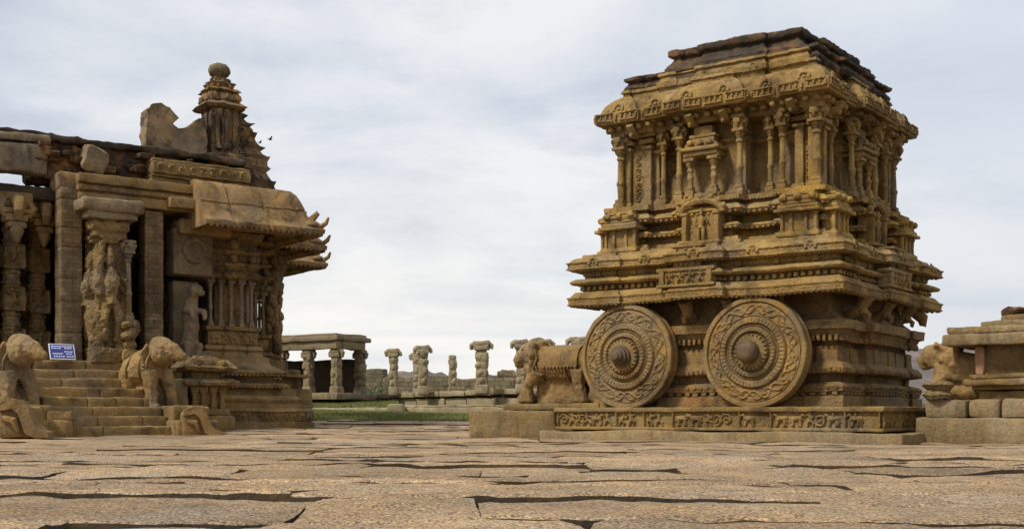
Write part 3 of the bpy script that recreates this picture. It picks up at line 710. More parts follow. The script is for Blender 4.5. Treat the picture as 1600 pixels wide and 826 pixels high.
    def kudu(mb, p, n, d, z, r):
        q = np.array((p[0], p[1], z)); n3 = np.array((n[0], n[1], 0)); d3 = np.array((d[0], d[1], 0))
        mb.tube([q + d3 * r * math.cos(a_) + np.array((0, 0, r * .95 * math.sin(a_))) - n3 * .03 * math.sin(a_) for a_ in np.linspace(-.5, math.pi + .5, 11)], r * .30, 6); mb.ell(q - n3 * .02, (r * .45,) * 3, n=7, m=5)
        mb.tube([q + np.array((0, 0, r)) - n3 * .04, q + np.array((0, 0, r * 1.55)) - n3 * .05], [r * .3, r * .12], 6)
    # --- great double cornice
    cp = (2.26, 2.24, .20, .07, .60, .06); cn = MB()
    loft_plan(cn, cp, [(2.20, -.55), (2.16, -.14), (2.13, -.05), (2.13, .03), (2.15, .04), (2.16, .02), (2.23, .03), (2.24, .045), (2.26, .045), (2.27, .0), (2.34, -.05), (2.35, -.06), (2.36, -.15), (2.44, -.17), (2.455, -.16), (2.46, -.03), (2.48, .0), (2.50, .01), (2.52, .0), (2.54, -.03), (2.555, -.06), (2.565, -.17), (2.60, -.17), (2.605, -.15), (2.67, -.15), (2.68, -.10), (2.69, .02), (2.70, .05), (2.72, .05), (2.725, .03), (2.79, .035), (2.80, .055), (2.815, .055), (2.82, .02), (2.87, -.03), (2.89, -.06), (2.90, -.13), (2.95, -.15), (2.96, -.28), (3.0, -.33)], .05)
    teeth(cn, cp, -.005, .075, (.045, .05, .03), 2.125, r=.01); teeth(cn, cp, -.02, .07, (.04, .05, .025), 2.685, r=.01)
    teeth(cn, cp, -.12, .11, (.06, .07, .06), 2.41, r=.008)
    teeth(cn, cp, -.14, .55, (.09, .05, .09), 2.63)
    for p, d, n in along_plan(cp, -.01, .52): kudu(cn, p + n * .05, n, d, 2.79, .075)
    for p, d, n in along_plan(cp, -.02, .40): kudu(cn, p, n, d, 2.28, .05)
    cn.build('lower_cornice', mc, t, amp=.004, sc=.07, amp2=.012, sc2=.9, sharp=30)
    for (x, y, ax) in ((-.15, -2.24, 0), (2.26, 0, 1), (0.15, 2.24, 2), (-2.26, 0, 3)):            # projecting carved panels in the middle of each side
        Mr = Matrix.Translation((x, y, 0)) @ Matrix.Rotation(ax * math.pi / 2, 4, 'Z')
        k = MB(); k.M = Mr
        k.box((0, .04, 2.44), (.86, .2, .24), r=.01); k.box((0, .02, 2.575), (.98, .24, .05), r=.012); k.box((0, .02, 2.335), (.98, .24, .04), r=.012)
        for s in (-1, 1): k.box((s * .40, -.07, 2.45), (.08, .06, .21), r=.01)
        relief(k, (-.35, -.062, 2.35), (1, 0, 0), (0, -1, 0), .70, .2, [i for q in range(4) for i in dancer(.1 + q * .17, .01, .19, rg, .055)], res=.010)
        k.box((0, .06, 2.76), (.46, .2, .30), r=.012); k.box((0, .05, 2.93), (.54, .22, .04), r=.01)
        relief(k, (-.15, -.042, 2.63), (1, 0, 0), (0, -1, 0), .30, .26, dancer(.15, .01, .25, rg, .06) + [(-.0, 0, 0, .26, .02, .05), (.3, 0, .3, .26, .02, .05)], res=.010)
        k.build('carved_panel', m, t, amp=.004, sc=.05)
    # --- tier of little shrines
    sp = (1.80, 1.80, .26, .06, .62, .16); st = MB()
    loft_plan(st, sp, [(2.96, .12), (3.0, .12), (3.02, .05), (3.07, .04), (3.09, -.10), (3.19, -.12), (3.20, .05), (3.24, .075), (3.28, .03), (3.29, -.17), (3.42, -.18), (3.44, .07), (3.48, .12), (3.52, .10), (3.57, .02), (3.585, -.04), (3.62, -.04), (3.63, .06), (3.70, .07), (3.71, -.05)], .05)
    teeth(st, sp, .06, .08, (.045, .05, .035), 3.205, r=.012); teeth(st, sp, .08, .09, (.05, .05, .04), 3.445, r=.015); teeth(st, sp, .05, .06, (.035, .05, .03), 3.635, r=.012)
    st.build('shrine_tier', M['ochre'], t, amp=.006, sc=.09, amp2=.012, sc2=.6)
    def mini_shrine(x, y, ax):
        k = MB(); k.M = Matrix.Translation((x, y, 0)) @ Matrix.Rotation(ax, 4, 'Z')
        k.box((0, .08, 3.0), (.66, .3, .07), r=.015); k.box((0, .1, 3.18), (.50, .18, .30), r=.01)
        for q in (-.26, -.11, .11, .26):
            k.box((q, .0, 3.17), (.05, .05, .27), r=.01); k.box((q, .0, 3.30), (.075, .075, .03), r=.01); k.box((q, .0, 3.05), (.075, .075, .03), r=.01)
        k.box((0, .06, 3.345), (.70, .34, .05), r=.02); k.box((0, .07, 3.40), (.62, .28, .06), r=.03); k.box((0, .08, 3.46), (.52, .24, .05), r=.02); k.box((0, .08, 3.52), (.60, .26, .07), r=.035); k.box((0, .08, 3.59), (.48, .22, .05), r=.025)
        for q in (-.22, 0, .22): k.ell((q, -.055, 3.54), (.06, .05, .05), n=9, m=7)
        k.build('miniature_shrine', M['ochre'], t, amp=.007, sc=.06)
    for ax in range(4):
        a = ax * math.pi / 2; c, s = math.cos(a), math.sin(a)
        for q in (-1.5, 1.5): mini_shrine(q * c + 1.95 * s, q * s - 1.95 * c, a)
    for ax in range(4):                                                  # niche with a standing figure under an arched hood
        a = ax * math.pi / 2; Mr = Matrix.Rotation(a, 4, 'Z') @ Matrix.Translation((-.05, -1.98, 0))
        k = MB(); k.M = Mr
        k.box((0, .12, 3.26), (.62, .16, .54), r=.01)
        for s in (-1, 1): k.box((s * .27, .0, 3.22), (.08, .12, .42), r=.012); k.box((s * .27, .0, 3.44), (.12, .16, .05), r=.015)
        k.tube([(.36 * math.cos(q), -.01, 3.44 + .20 * math.sin(q)) for q in np.linspace(0, math.pi, 15)], .055, 8); k.box((0, 0, 3.0), (.70, .2, .05), r=.012)
        for q in np.linspace(.3, math.pi - .3, 7): k.ell((.40 * math.cos(q), -.03, 3.46 + .24 * math.sin(q)), (.05, .04, .05), n=8, m=6)
        o = k.build('niche', m, t, amp=.006, sc=.06)
        f = statue_figure(.46, rg); f2 = MB(); f2.M = Mr @ Matrix.Translation((0, -.01, 3.03))
        for V in f.v: pass
        f2.add(np.concatenate(f.v), f.f); f2.build('figure', m, o, amp=.006, sc=.05, sharp=80)
    # --- upper hall: walls, piers, colonnettes
    wp = (1.50, 1.50, .32, .06, .70, .26); wl = MB()
    loft_plan(wl, wp, [(3.69, .10), (3.78, .10), (3.80, .04), (3.84, .0), (4.55, .0), (4.57, .04), (4.62, .05), (4.64, .0), (4.92, .0), (5.05, .05)], .07)
    wl.build('wall', m, t, amp=.007, sc=.1, amp2=.008, sc2=.5)
    H = 4.90 - 3.70
    for ax in range(4):
        a = ax * math.pi / 2; c, s = math.cos(a), math.sin(a)
        def loc(u, d): return (u * c + d * s, u * s - d * c, 3.70)
        for u, d, r in ((-.54, 1.76, .046), (.48, 1.76, .046), (-.92, 1.58, .040), (.90, 1.58, .040), (1.14, 1.70, .042)):
            colonnette(H, r).build('column', m, t, amp=.006, sc=.06, loc=loc(u, d), rz=a)
        colonnette(H, .055).build('corner_column', m, t, amp=.006, sc=.06, loc=loc(1.66, 1.66), rz=a)
        for u in (-1.58, -1.2, 1.36):                                     # flat pilasters and a panel of carved scrolls between them
            k = MB(); k.box((0, 0, H / 2 - .1), (.13, .1, H - .3), r=.012); k.box((0, -.01, H - .24), (.2, .16, .06), r=.02); k.box((0, -.01, H - .14), (.26, .2, .08), r=.03); k.box((0, -.01, H - .04), (.34, .2, .07), r=.03); k.box((0, -.01, .05), (.2, .16, .1), r=.012)
            k.build('pilaster', m, t, amp=.005, sc=.06, loc=loc(u, 1.56), rz=a)
        for u in (-1.39, 1.5):
            I = []; k = MB()
            for q in range(7): I += scroll(.11, .08 + q * .115, .06, rg, .03)
            relief(k, np.array((u - .11, -1.545, 3.78)), (1, 0, 0), (0, -1, 0), .22, .86, I, res=.011)
            k.build('scroll_panel', m, t, amp=.003, sc=.05, rz=a)
        # small porch with its own pair of columns, entablature and gable
        pc = MB(); pc.M = Matrix.Rotation(a, 4, 'Z') @ Matrix.Translation((-.13, -1.74, 3.7))
        pc.box((0, .1, .04), (.62, .4, .09), r=.015)
        pc.box((0, .05, .69), (.58, .40, .07), r=.015); pc.box((0, .03, .76), (.66, .46, .06), r=.03); pc.box((0, .06, .82), (.54, .36, .06), r=.02); pc.box((0, .08, .90), (.40, .28, .1), r=.02); pc.box((0, .08, .97), (.46, .30, .05), r=.02); pc.box((0, .08, 1.06), (.32, .24, .14), r=.03)
        for q in (-.16, 0, .16): pc.ell((q, -.16, .85), (.06, .05, .05), n=8, m=6)
        pc.box((0, .24, .38), (.34, .06, .6), r=.01)
        o = pc.build('porch', m, t, amp=.006, sc=.06)
        for u in (-.33, .07):
            q = colonnette(.66, .042, corbel=False); q2 = MB(); q2.M = Matrix.Rotation(a, 4, 'Z') @ Matrix.Translation((u, -1.80, 3.74)); q2.add(np.concatenate(q.v), q.f); q2.build('porch_column', m, o, amp=.005, sc=.05)
    lb = MB(); loft_plan(lb, (1.74, 1.74, .30, .04, .60, .10), [(4.88, -.34), (4.87, -.06), (4.88, .02), (5.0, .04), (5.02, .10), (5.08, .12), (5.10, -.2)], .07); teeth(lb, (1.74, 1.74, .30, .04, .60, .10), .08, .17, (.09, .14, .07), 4.97, r=.02)
    lb.build('architrave', m, t, amp=.012, sc=.1)
    for p, d, n in along_plan((1.68, 1.68, .30, .04, .60, .10), .06, .40):
        k = MB(); q = np.r_[p, 0]; n3 = np.r_[n, 0]; k.tube([q - n3 * .1 + [0, 0, 4.86], q + n3 * .1 + [0, 0, 4.88], q + n3 * .2 + [0, 0, 4.98]], [.06, .07, .06], 7); k.ell(q + n3 * .14 + [0, 0, 4.84], (.035, .035, .05), n=8, m=6); k.build('eave_bracket', m, t, amp=.008, sc=.06)
    # --- curved eave with its band of little openings
    ep = (1.93, 1.95, .34, .06, .62, .06); ev = MB()
    loft_plan(ev, ep, [(5.08, -.40), (5.06, -.15), (5.03, -.02), (5.03, .02), (5.05, .035), (5.20, .04), (5.215, .02), (5.22, -.03), (5.28, -.05), (5.36, -.10), (5.44, -.18), (5.50, -.27), (5.51, -.31), (5.56, -.31), (5.57, -.28), (5.62, -.30), (5.63, -.45)], .05)
    ed = ev; teeth(ed, ep, .045, .085, (.032, .05, .085), 5.125, r=.01); teeth(ed, ep, .05, .3, (.3, .04, .022), 5.08); teeth(ed, ep, .05, .3, (.3, .045, .03), 5.19)
    for p, d, n in along_plan(ep, -.06, .31):
        pass
    for p, d, n in along_plan(ep, -.03, .46): kudu(ed, p, n, d, 5.27, .08)
    for p, d, n in along_plan(ep, -.16, .33): kudu(ed, p, n, d, 5.40, .05)
    ev.build('eave', mc, t, amp=.008, sc=.07, amp2=.012, sc2=.8)
    # --- weathered brick top in two steps
    rp = (1.66, 1.58, .42, .05, .78, .02); rf = MB(); loft_plan(rf, rp, [(5.58, -.08), (5.60, -.03), (5.66, .0), (5.70, -.02), (5.74, -.06), (5.77, -.07), (5.78, -.03), (5.80, .0), (5.84, .0), (5.855, -.04), (5.86, -.3)], .05)
    o_rf = rf.build('roof', M['roofblack'], t, amp=.014, sc=.08, amp2=.014, sc2=.5)
    rc = MB(); rc.M = Matrix.Translation((.26, 0, 0)); pc_ = (1.24, 1.60, .46, .05, .78, .02)
    loft_plan(rc, pc_, [(5.48, -.02), (5.56, .0), (5.58, .04), (5.66, .05), (5.68, .01), (5.74, -.01), (5.76, .03), (5.80, .02), (5.82, -.05), (5.83, -.3)], .05)
    for p, d, n in along_plan(pc_, .04, .36): kudu(rc, p, n, d, 5.64, .06)
    rc.build('roof_course', m, o_rf, amp=.008, sc=.08, amp2=.01)
    up = MB(); pl2 = (1.10, 1.44, .50, .07, .80, .02); Ms = Matrix.Translation((.22, .0, 0)); up.M = Ms
    loft_plan(up, pl2, [(5.84, .06), (5.88, .07), (5.93, .03), (5.98, -.02), (6.05, -.05), (6.06, -.02), (6.08, .02), (6.10, .03), (6.16, .03), (6.185, -.01), (6.19, -.4)], .05)
    up.build('roof_block', M['roofblack'], o_rf, amp=.014, sc=.08, amp2=.016, sc2=.5)
    # --- wheels
    w0 = None
    for x, sg, pt in ((-1.283, -1, True), (.883, -1, False), (-1.283, 1, True), (.883, 1, False)):
        if w0 is None:
            w0 = make_wheel().build('wheel', M['wheel'], t, amp=.003, sc=.12, sharp=45, merge=False); w = w0
        else: w = dup(w0, t); [bpy.data.objects.remove(c) for c in list(w.children)]
        w.location = (x, sg * 2.15, 1.30); w.rotation_euler = (0, 0, 0 if sg < 0 else math.pi)
        w.rotation_euler.y = R(17 * x)
        make_hub(pt).build('hub', M['hub'], w, amp=.004, sc=.08, sharp=50)
        ax = MB(); ax.box((0, .45, .0), (.4, .5, .4), r=.05); ax.build('axle_block', M['body'], w, amp=.01)
    return t
make_chariot()
# stones at the front of the chariot, the slab the elephants walk on, the elephant
b = MB(); b.box((0, 0, 0), (.98, 1.5, .50), r=.04, res=.1); tag(b.build('stone_block', M['slab'], amp=.012, sc=.25, loc=(*at(782, 660, 20.4)[:2] + np.array((0, .75)), .21), rz=R(-3)), 'squared pale stone block, leftmost in front of the chariot plinth', 'stone block', 'stone blocks under the chariot elephant')
b = MB(); b.box((0, 0, 0), (.62, 1.3, .48), r=.04, res=.1); tag(b.build('stone_block', M['plinth'], amp=.014, sc=.25, loc=(*at(846, 660, 20.1)[:2] + np.array((.06, .7)), .20), rz=R(-12)), 'dark squared stone block wedged against the left end of the chariot plinth', 'stone block', 'stone blocks under the chariot elephant')
b = MB(); b.box((0, 0, 0), (1.95, .95, .11), r=.03, res=.1); tag(b.build('pedestal_slab', M['plinth'], amp=.012, sc=.2, loc=cw_(-2.95, -1.35, .52), rz=CH_RZ), 'low stone slab under the feet of the chariot elephant', 'slab')
elephant(cw_(-2.98, -1.42, .57), CH_RZ + math.pi, 'chariot', 'stone elephant walking in front of the chariot with its trunk curled up', 'carved elephants', 1.02)
b = MB(); b.tube([(-.1, 0, 0), (.05, 0, .22), (0, 0, .32)], [.13, .10, .05]); b.box((.1, 0, .08), (.35, .3, .16), r=.05); tag(b.build('stone_stub', M['elephant'], amp=.03, sc=.1, loc=cw_(-3.75, -1.35, .575), rz=CH_RZ), 'small broken stone stub at the front edge of the elephant slab', 'stone')

# ------------------------------------------------------------------ altar on the right with its lion
def make_altar():
    t = thing('stone_altar', 'low moulded stone altar with flat roof slab at the right edge', 'altar', (5.62, 17.0, 0), CH_RZ); rg = random.Random(9)
    b = MB(); b.box((2.2, 1.6, .16), (4.4, 3.2, .36), r=.03, res=.12); b.build('base', M['slab'], t, amp=.012, sc=.3, amp2=.015, sc2=1)
    x = .10
    for w in (.60, .42, .75, .7, .8, .85):
        k = MB(); k.box((x + w / 2, .45, .47), (w - .025, .72, .26), r=.05, res=.08); k.build('block', M['slab'], t, amp=.018, sc=.22); x += w
    k = MB()
    for dx in (.62,):
        L = 3.3; cx = dx + L / 2
        for z, h, y, r in ((.65, .12, .28, .02), (.76, .06, .20, .02), (.83, .09, .10, .04), (.91, .06, .18, .03)): k.box((cx, y + .9, z), (L - 2 * y + .2, 1.8, h), r=r, res=.12)
    k.box((1.2 + 1.1, 1.2, 1.13), (2.9, 1.5, .42), r=.015, res=.12)
    relief(k, (1.30, .445, 1.0), (1, 0, 0), (0, -1, 0), .3, .28, scroll(.15, .14, .11, rg, .03) + [(.15, .02, .15, .26, .03, .03), (.03, .14, .27, .14, .03, .03)])
    k.build('die', M['hall'], t, amp=.012, sc=.15)
    k = MB(); k.box((.78, .45, 1.13), (.13, .16, .40), r=.03); k.build('corner_post', stone('red_post', (.36, .17, .10), (.33, .2, .12), stain=.3, och=.2), t, amp=.01)
    k = MB(); k.box((2.3, 1.1, 1.42), (3.9, 2.0, .16), r=.03, res=.12); k.box((2.3, 1.1, 1.55), (3.8, 1.9, .10), r=.04, res=.12); k.build('roof_slab', M['slab'], t, amp=.016, sc=.2)
    k = MB(); k.box((2.35, 1.1, 1.64), (3.1, 1.4, .10), r=.03, res=.12); k.box((2.3, 1.1, 1.72), (2.6, 1.1, .08), r=.03); k.build('upper_slab', M['slab'], t, amp=.03, sc=.2)
    for i in range(7):
        k = MB(); k.box((0, 0, 0), (rg.uniform(.35, .6), .5, rg.uniform(.08, .14)), r=.05, res=.08); k.build('loose_brick', M['roofblack'] if i % 2 else M['brick'], t, amp=.04, sc=.15, loc=(1.25 + i * .33, .8 + rg.uniform(-.1, .1), 1.80 + .02 * (i % 3)), rz=rg.uniform(-.4, .4))
make_altar()
def weed(loc, lab, n=16, h=.16):
    rg = random.Random(n); mb = MB()
    for _ in range(n):
        a = rg.uniform(0, 6.28); l = rg.uniform(.4, 1) * h; q = np.array([math.cos(a), math.sin(a), 0]); s = np.array([-q[1], q[0], 0]) * .008
        p0 = np.zeros(3); p1 = q * l * .5 + [0, 0, l * .7]; p2 = q * l + [0, 0, l * .8]; mb.add([p0 - s, p0 + s, p1 + s * 1.5, p2, p1 - s * 1.5], [(0, 1, 2, 4), (4, 2, 3)])
    tag(mb.build('weed', M['leaf'], amp=0, merge=False, loc=loc), lab, 'weed')
aw = np.array((5.62, 17.0)) + 1.75 * np.array((.809, -.588)) + .9 * np.array((.588, .809))
weed((aw[0], aw[1], 1.84), 'small green weed sprouting on top of the altar at the right edge')
def make_lion():
    mb = MB()
    mb.tube([(-.55, 0, .34), (-.2, 0, .36), (.12, 0, .42), (.24, 0, .5)], [.20, .23, .25, .20], 12); mb.ell((.34, 0, .58), (.17, .17, .17)); mb.tube([(.42, 0, .56), (.54, 0, .51)], [.11, .08]); mb.tube([(.42, 0, .48), (.52, 0, .43)], [.07, .05])
    for s in (-1, 1):
        mb.tube([(.15, s * .16, .35), (.26, s * .18, .16), (.30, s * .18, .02)], [.12, .085, .09]); mb.tube([(-.45, s * .17, .3), (-.34, s * .2, .16), (-.42, s * .2, .02)], [.15, .10, .09]); mb.ell((.27, s * .14, .72), (.05, .04, .06))
    for q in range(34):
        a = random.uniform(0, 6.28); x = random.uniform(.0, .28); mb.ell((x, .23 * math.cos(a), .48 + .22 * math.sin(a)), (.06, .06, .06), n=8, m=6)
    mb.ell((-.1, 0, .12), (.45, .17, .14))
    p = np.array((5.62, 17.0)) + .42 * np.array((.809, -.588)) + .75 * np.array((.588, .809))
    t = thing('lion_statue', 'worn crouching stone lion at the left end of the altar', 'statue', (p[0], p[1], .60), CH_RZ + math.pi); t.scale = (1.08,) * 3
    mb.build('body', M['elephant'], t, voxel=.022, smooth=2, amp=.014, sc=.08, sharp=80)
    for s in (-1, 1):
        e = MB(); e.ell((.46, s * .09, .63), (.025, .02, .022), n=8, m=6); e.build('eye', M['elephant'], t, amp=0)
    k = MB(); k.lathe([(.16, .0), (.2, .06), (.14, .12), (.22, .2), (.2, .24), (.05, .25)], 18); tag(k.build('carved_bowl', M['hallcarved'], amp=.015, sc=.08, loc=(*at(1466, 600, 16.95)[:2], .6)), 'small round carved stone stand in front of the worn lion', 'stone stand')
make_lion()

# ------------------------------------------------------------------ pillared hall on the left
HB = np.array((-7.3, 24.0)); HRZ = R(36)
def kz(px, d=0.0):
    O = HB + d * np.array((-.588, .809)); r = (px - 800) / 1900; k = (r * O[1] - O[0]) / (.809 - .588 * r); return k, O[1] + .588 * k
def hk(px, py, d=0.0):
    k, Y = kz(px, d); return k, zat(py, Y)
def hw(k, d, z=0): return (HB[0] + .809 * k - .588 * d, HB[1] + .588 * k + .809 * d, z)
def rect_loft(mb, c, hx, hy, prof, res=.07):
    pl = (hx, hy, .3, .03, .62, .03); old = mb.M; mb.M = Matrix.Translation((c[0], c[1], 0)); loft_plan(mb, pl, prof, res); mb.M = old
def eave_mb(kl, kr, df, db, prof, res=.07):
    mb = MB(); rings = []
    nf = max(2, int((kr - kl) / res)); nb = max(2, int((db - df) / res))
    for i, (off, z) in enumerate(prof):
        a = np.linspace(kl, kr - off, nf, endpoint=False); b = np.linspace(df + off, db, nb, endpoint=False)
        P = [(x, df + off, z) for x in a] + [(kr - off, y, z) for y in b] + [(kr - off, db, z), (kl, db, z)]
        P = np.array(P)                                                   # open joints between the eave stones
        for sx in np.arange(kl + .62, kr - .2, .74): P[:nf][np.abs(P[:nf, 0] - sx) < .022] += np.array((0, .022, -.014))
        rings.append(P)
    mb.loft(rings); return mb
def carved_pillar(H, w, seed, figures=True):
    """square pier thick with carved figures and little shrines, base at z = 0"""
    rg = random.Random(seed); mb = MB(); mb.box((0, 0, H / 2), (w * .8, w * .8, H), r=.03)
    mb.box((0, 0, .12), (w * 1.15, w * 1.15, .24), r=.03); mb.box((0, 0, .33), (w, w, .12), r=.03); z = .42
    while z < H - .3:
        h = rg.uniform(.22, .5); n = rg.choice((3, 4, 5))
        for sx, sy in ((0, -1), (1, 0), (-1, 0), (0, 1)):
            for q in range(n):
                u = rg.uniform(-.4, .4) * w; v = z + rg.uniform(.1, .9) * h; x, y = (u, sy * w * .42) if sx == 0 else (sx * w * .42, u)
                mb.ell((x, y, v), (rg.uniform(.05, .11), rg.uniform(.05, .11), rg.uniform(.06, .16)), n=9, m=7)
            if figures:
                x, y = (rg.uniform(-.15, .15) * w, sy * w * .5) if sx == 0 else (sx * w * .5, rg.uniform(-.15, .15) * w)
                mb.tube([(x, y, z), (x + rg.uniform(-.08, .08), y + rg.uniform(-.05, .05), z + h * .5), (x + rg.uniform(-.06, .06), y, z + h)], [.07, .09, .055], 7); mb.ell((x, y, z + h + .03), (.065, .065, .07), n=8, m=6)
        z += h
        if rg.random() < .6: mb.box((0, 0, z), (w * 1.06, w * 1.06, .05), r=.02)
    return mb
def tier_pillar(H, w, seed):
    """temple pillar of carved cubes and ringed octagonal shafts, base at z = 0"""
    rg = random.Random(seed); mb = MB(); mb.box((0, 0, .10), (w * 1.2, w * 1.2, .20), r=.02); z = .2; i = 0
    while z < H - .75:
        if i % 2 == 0:
            h = .46; mb.box((0, 0, z + h / 2), (w - .06, w - .06, h), r=.01)
            for o, u, n in (((-w / 2, -w / 2), (1, 0, 0), (0, -1, 0)), ((w / 2, -w / 2), (0, 1, 0), (1, 0, 0)), ((-w / 2, w / 2), (0, -1, 0), (-1, 0, 0))):
                I = dancer(w / 2, .04, h - .08, rg, .07) + [(.0, .0, w, .0, .03, .05), (0, h, w, h, .03, .05), (0, 0, 0, h, .03, .05), (w, 0, w, h, .03, .05)]
                relief(mb, np.array((o[0] + .025 * (u[1] and -n[0]), o[1] + .025 * (u[0] and -n[1]), z)), u, n, w, h, I, res=.018)
            z += h
        else:
            h = .36; mb.lathe([(w * .42, z), (w * .42, z + .05), (w * .47, z + .06), (w * .47, z + .10), (w * .40, z + .12), (w * .40, z + .24), (w * .47, z + .26), (w * .47, z + .30), (w * .42, z + .32), (w * .42, z + h)], 8); z += h
        i += 1
    mb.lathe([(w * .4, z), (w * .42, z + .1), (w * .62, z + .2), (w * .66, z + .26), (w * .5, z + .32), (w * .7, z + .38)], 16); mb.box((0, 0, (z + .36 + H) / 2), (w * .8, w * .8, H - z - .36), r=.03)
    for rz in (0, math.pi / 2): mb.box((0, 0, H - .18), (w * 2.3, w * .7, .18), r=.05, rz=rz)
    return mb
def make_hall():
    rg = random.Random(17)
    t = thing('pillared_hall', 'ruined carved stone temple hall with broken roof and small brick tower', 'temple', (HB[0], HB[1], 0), HRZ)
    h, hc, gr = M['hall'], M['hallcarved'], M['grey']
    p = MB(); p.box((-2.2, 4.6, .66), (7.8, 9.2, 1.50), r=.03, res=.3); p.box((-2.2, 4.55, 1.37), (8.0, 9.3, .10), r=.03, res=.2); p.build('platform', h, t, amp=.012, sc=.2)
    # stairs
    s = MB(); n = 8
    for i in range(n):
        z1 = 1.415 - i * .175; d0 = -.28 * (i + 1) - .02; x = -2.28
        while x < -.22:
            w = min(rg.choice((.5, .8, 1.1)), -.2 - x)
            if -.2 - x - w < .2: w = -.2 - x
            s.box((x + w / 2, d0 / 2 + .15, z1 - .14), (w - .006, -d0 + .3, .26), r=.022, res=.07); x += w
    s.build('staircase', h, t, amp=.014, sc=.14, amp2=.012, sc2=.5)
    for k0, k1, nm in ((-3.0, -2.29, 'balustrade'), (-.19, .5, 'balustrade')):
        b = MB(); b.box(((k0 + k1) / 2, -.55, .50), (k1 - k0, 1.2, 1.1), r=.04, res=.12); b.box(((k0 + k1) / 2, -1.25, .26), (k1 - k0, 1.9, .58), r=.04, res=.12); b.box(((k0 + k1) / 2, -1.9, .12), (k1 - k0 + .1, 1.3, .34), r=.04, res=.12)
        b.build(nm, h, t, amp=.016, sc=.15)
    # plain pier, carved pillar, block pier
    def pier(px, d, w, z1, nm, mat, z0=1.40):
        k, _ = kz(px, d); b = MB(); z = z0
        while z < z1 - .05:
            hh = min(rg.uniform(.35, .6), z1 - z); b.box((k, d, z + hh / 2), (w, w, hh - .004), r=.012, res=.1); z += hh
        return b.build(nm, mat, t, amp=.007, sc=.12), k
    pier(107, .25, .40, 4.72, 'pier', M['pier']); pier(236, .30, .37, 4.45, 'pier', M['pier'])
    k, _ = kz(236, .30); f = MB()
    for q in range(8):
        z = 1.75 + q * .34; I = []
        for a_ in (.07, .2): I += [(a_ - .03, .05, a_ + .03, .2, .03, .02), (a_ + .03, .05, a_ - .03, .2, .03, .02)]
        relief(f, (k - .15, .30 - .192, z), (1, 0, 0), (0, -1, 0), .3, .24, I, res=.012); relief(f, (k + .192, .30 - .15, z), (0, 1, 0), (1, 0, 0), .3, .24, I, res=.012)
    f.build('pier_carving', M['pier'], t, amp=.004)
    k, Y = kz(168, -.05)
    c = MB(); c.box((0, .05, 1.36), (.50, .50, 2.72), r=.03); c.box((0, 0, .13), (.78, .78, .28), r=.03); c.box((0, 0, 2.62), (.74, .74, .2), r=.05); c.box((0, 0, 2.46), (.62, .62, .12), r=.03)
    for a_, hh, oy in ((0, 1.72, -.27), (math.pi / 2, 1.60, -.27), (-math.pi / 2, 1.62, -.29)):
        f = statue_figure(hh, rg); f2 = MB(); V = np.concatenate(f.v) * np.array((.80, 1.1, 1)); c.M = Matrix.Rotation(a_, 4, 'Z') @ Matrix.Translation((0, oy, .40)); c.add(V, f.f)
        c.tube([(-.2, .02, -.12), (-.24, .0, .5), (-.22, 0, 1.2), (-.16, -.02, 1.9)], [.10, .075, .07, .06], 8); c.tube([(.18, 0, -.1), (.22, -.04, .35), (.16, -.02, .7)], [.11, .09, .05], 8)
        c.box((0, .04, 2.0), (.42, .22, .07), r=.03); c.box((0, .04, 1.92), (.34, .18, .07), r=.03); c.M = None
    c.build('carved_pillar', hc, t, amp=.022, sc=.10, amp2=.02, sc2=.4, loc=(k, .05, 1.40), voxel=.022, smooth=1, sharp=70)
    b = MB(); b.box((k, .05, 4.20), (.95, .95, .16), r=.05); b.box((k, .05, 4.38), (1.22, 1.1, .24), r=.07); b.build('capital', gr, t, amp=.03, sc=.2)
    b = colonnette(1.55, .05); b.build('colonnette', gr, t, amp=.008, loc=(kz(201, -.3)[0], -.30, 2.2)); b = carved_pillar(.8, .26, 9, False); b.build('colonnette_base', hc, t, amp=.015, loc=(kz(201, -.3)[0], -.30, 1.40))
    # beam with mouldings
    k0, k1 = kz(122, 0)[0], kz(330, 0)[0]; b = MB()
    for z0, z1, y0 in ((4.48, 4.66, .0), (4.66, 4.70, .04), (4.70, 4.80, -.03), (4.80, 4.84, .02), (4.84, 5.02, -.09)): b.box(((k0 + k1) / 2, y0 + .4, (z0 + z1) / 2), (k1 - k0, .8, z1 - z0 - .003), r=.015, res=.1)
    teeth_n = int((k1 - k0) / .1)
    for i in range(teeth_n): b.box((k0 + .05 + i * .1, -.02, 4.75), (.05, .06, .07), r=.02)
    b.build('beam', h, t, amp=.012, sc=.15)
    b = MB(); b.box((k0 - .05, .45, 4.88), (.55, .6, .34), r=.05); b.build('capital_block', M['smooth'], t, amp=.02, sc=.2)
    b = MB(); b.box((k0 - 1.6, .95, 4.72), (2.9, .5, .14), r=.03); b.build('thin_beam', gr, t, amp=.02, sc=.2)
    # rubble and brick above
    b = MB(); ka, kb = kz(58, .6)[0], kz(395, .6)[0]
    b.box(((ka + kb) / 2, 1.1, 5.34), (kb - ka, 1.1, .66), r=.04, res=.08); b.build('brickwork', M['brick'], t, amp=.05, sc=.13, amp2=.06, sc2=.4)
    for i in range(26):
        q = MB(); q.box((0, 0, 0), (rg.uniform(.12, .35), .3, rg.uniform(.06, .14)), r=.02, res=.06); q.build('loose_brick', M['brick'], t, amp=.02, sc=.1, loc=(ka + (kb - ka) * rg.random() * .75, .52 + rg.uniform(-.06, .05), 5.08 + .5 * rg.random()), rz=rg.uniform(-.5, .5))
    b = MB(); b.box(((ka - 3 + kb - .2) / 2, 1.2, 5.74), (kb - ka + 2.8, 1.5, .14), r=.04, res=.1); b.build('roof_edge', M['roofblack'], t, amp=.035, sc=.2, amp2=.03, sc2=.7)
    k, z = hk(30, 240, .35); b = MB(); b.box((k - .7, .62, 5.27), (2.5, .45, .54), r=.05, res=.12); b.build('broken_slab', gr, t, amp=.02, sc=.25, amp2=.07, sc2=.7)
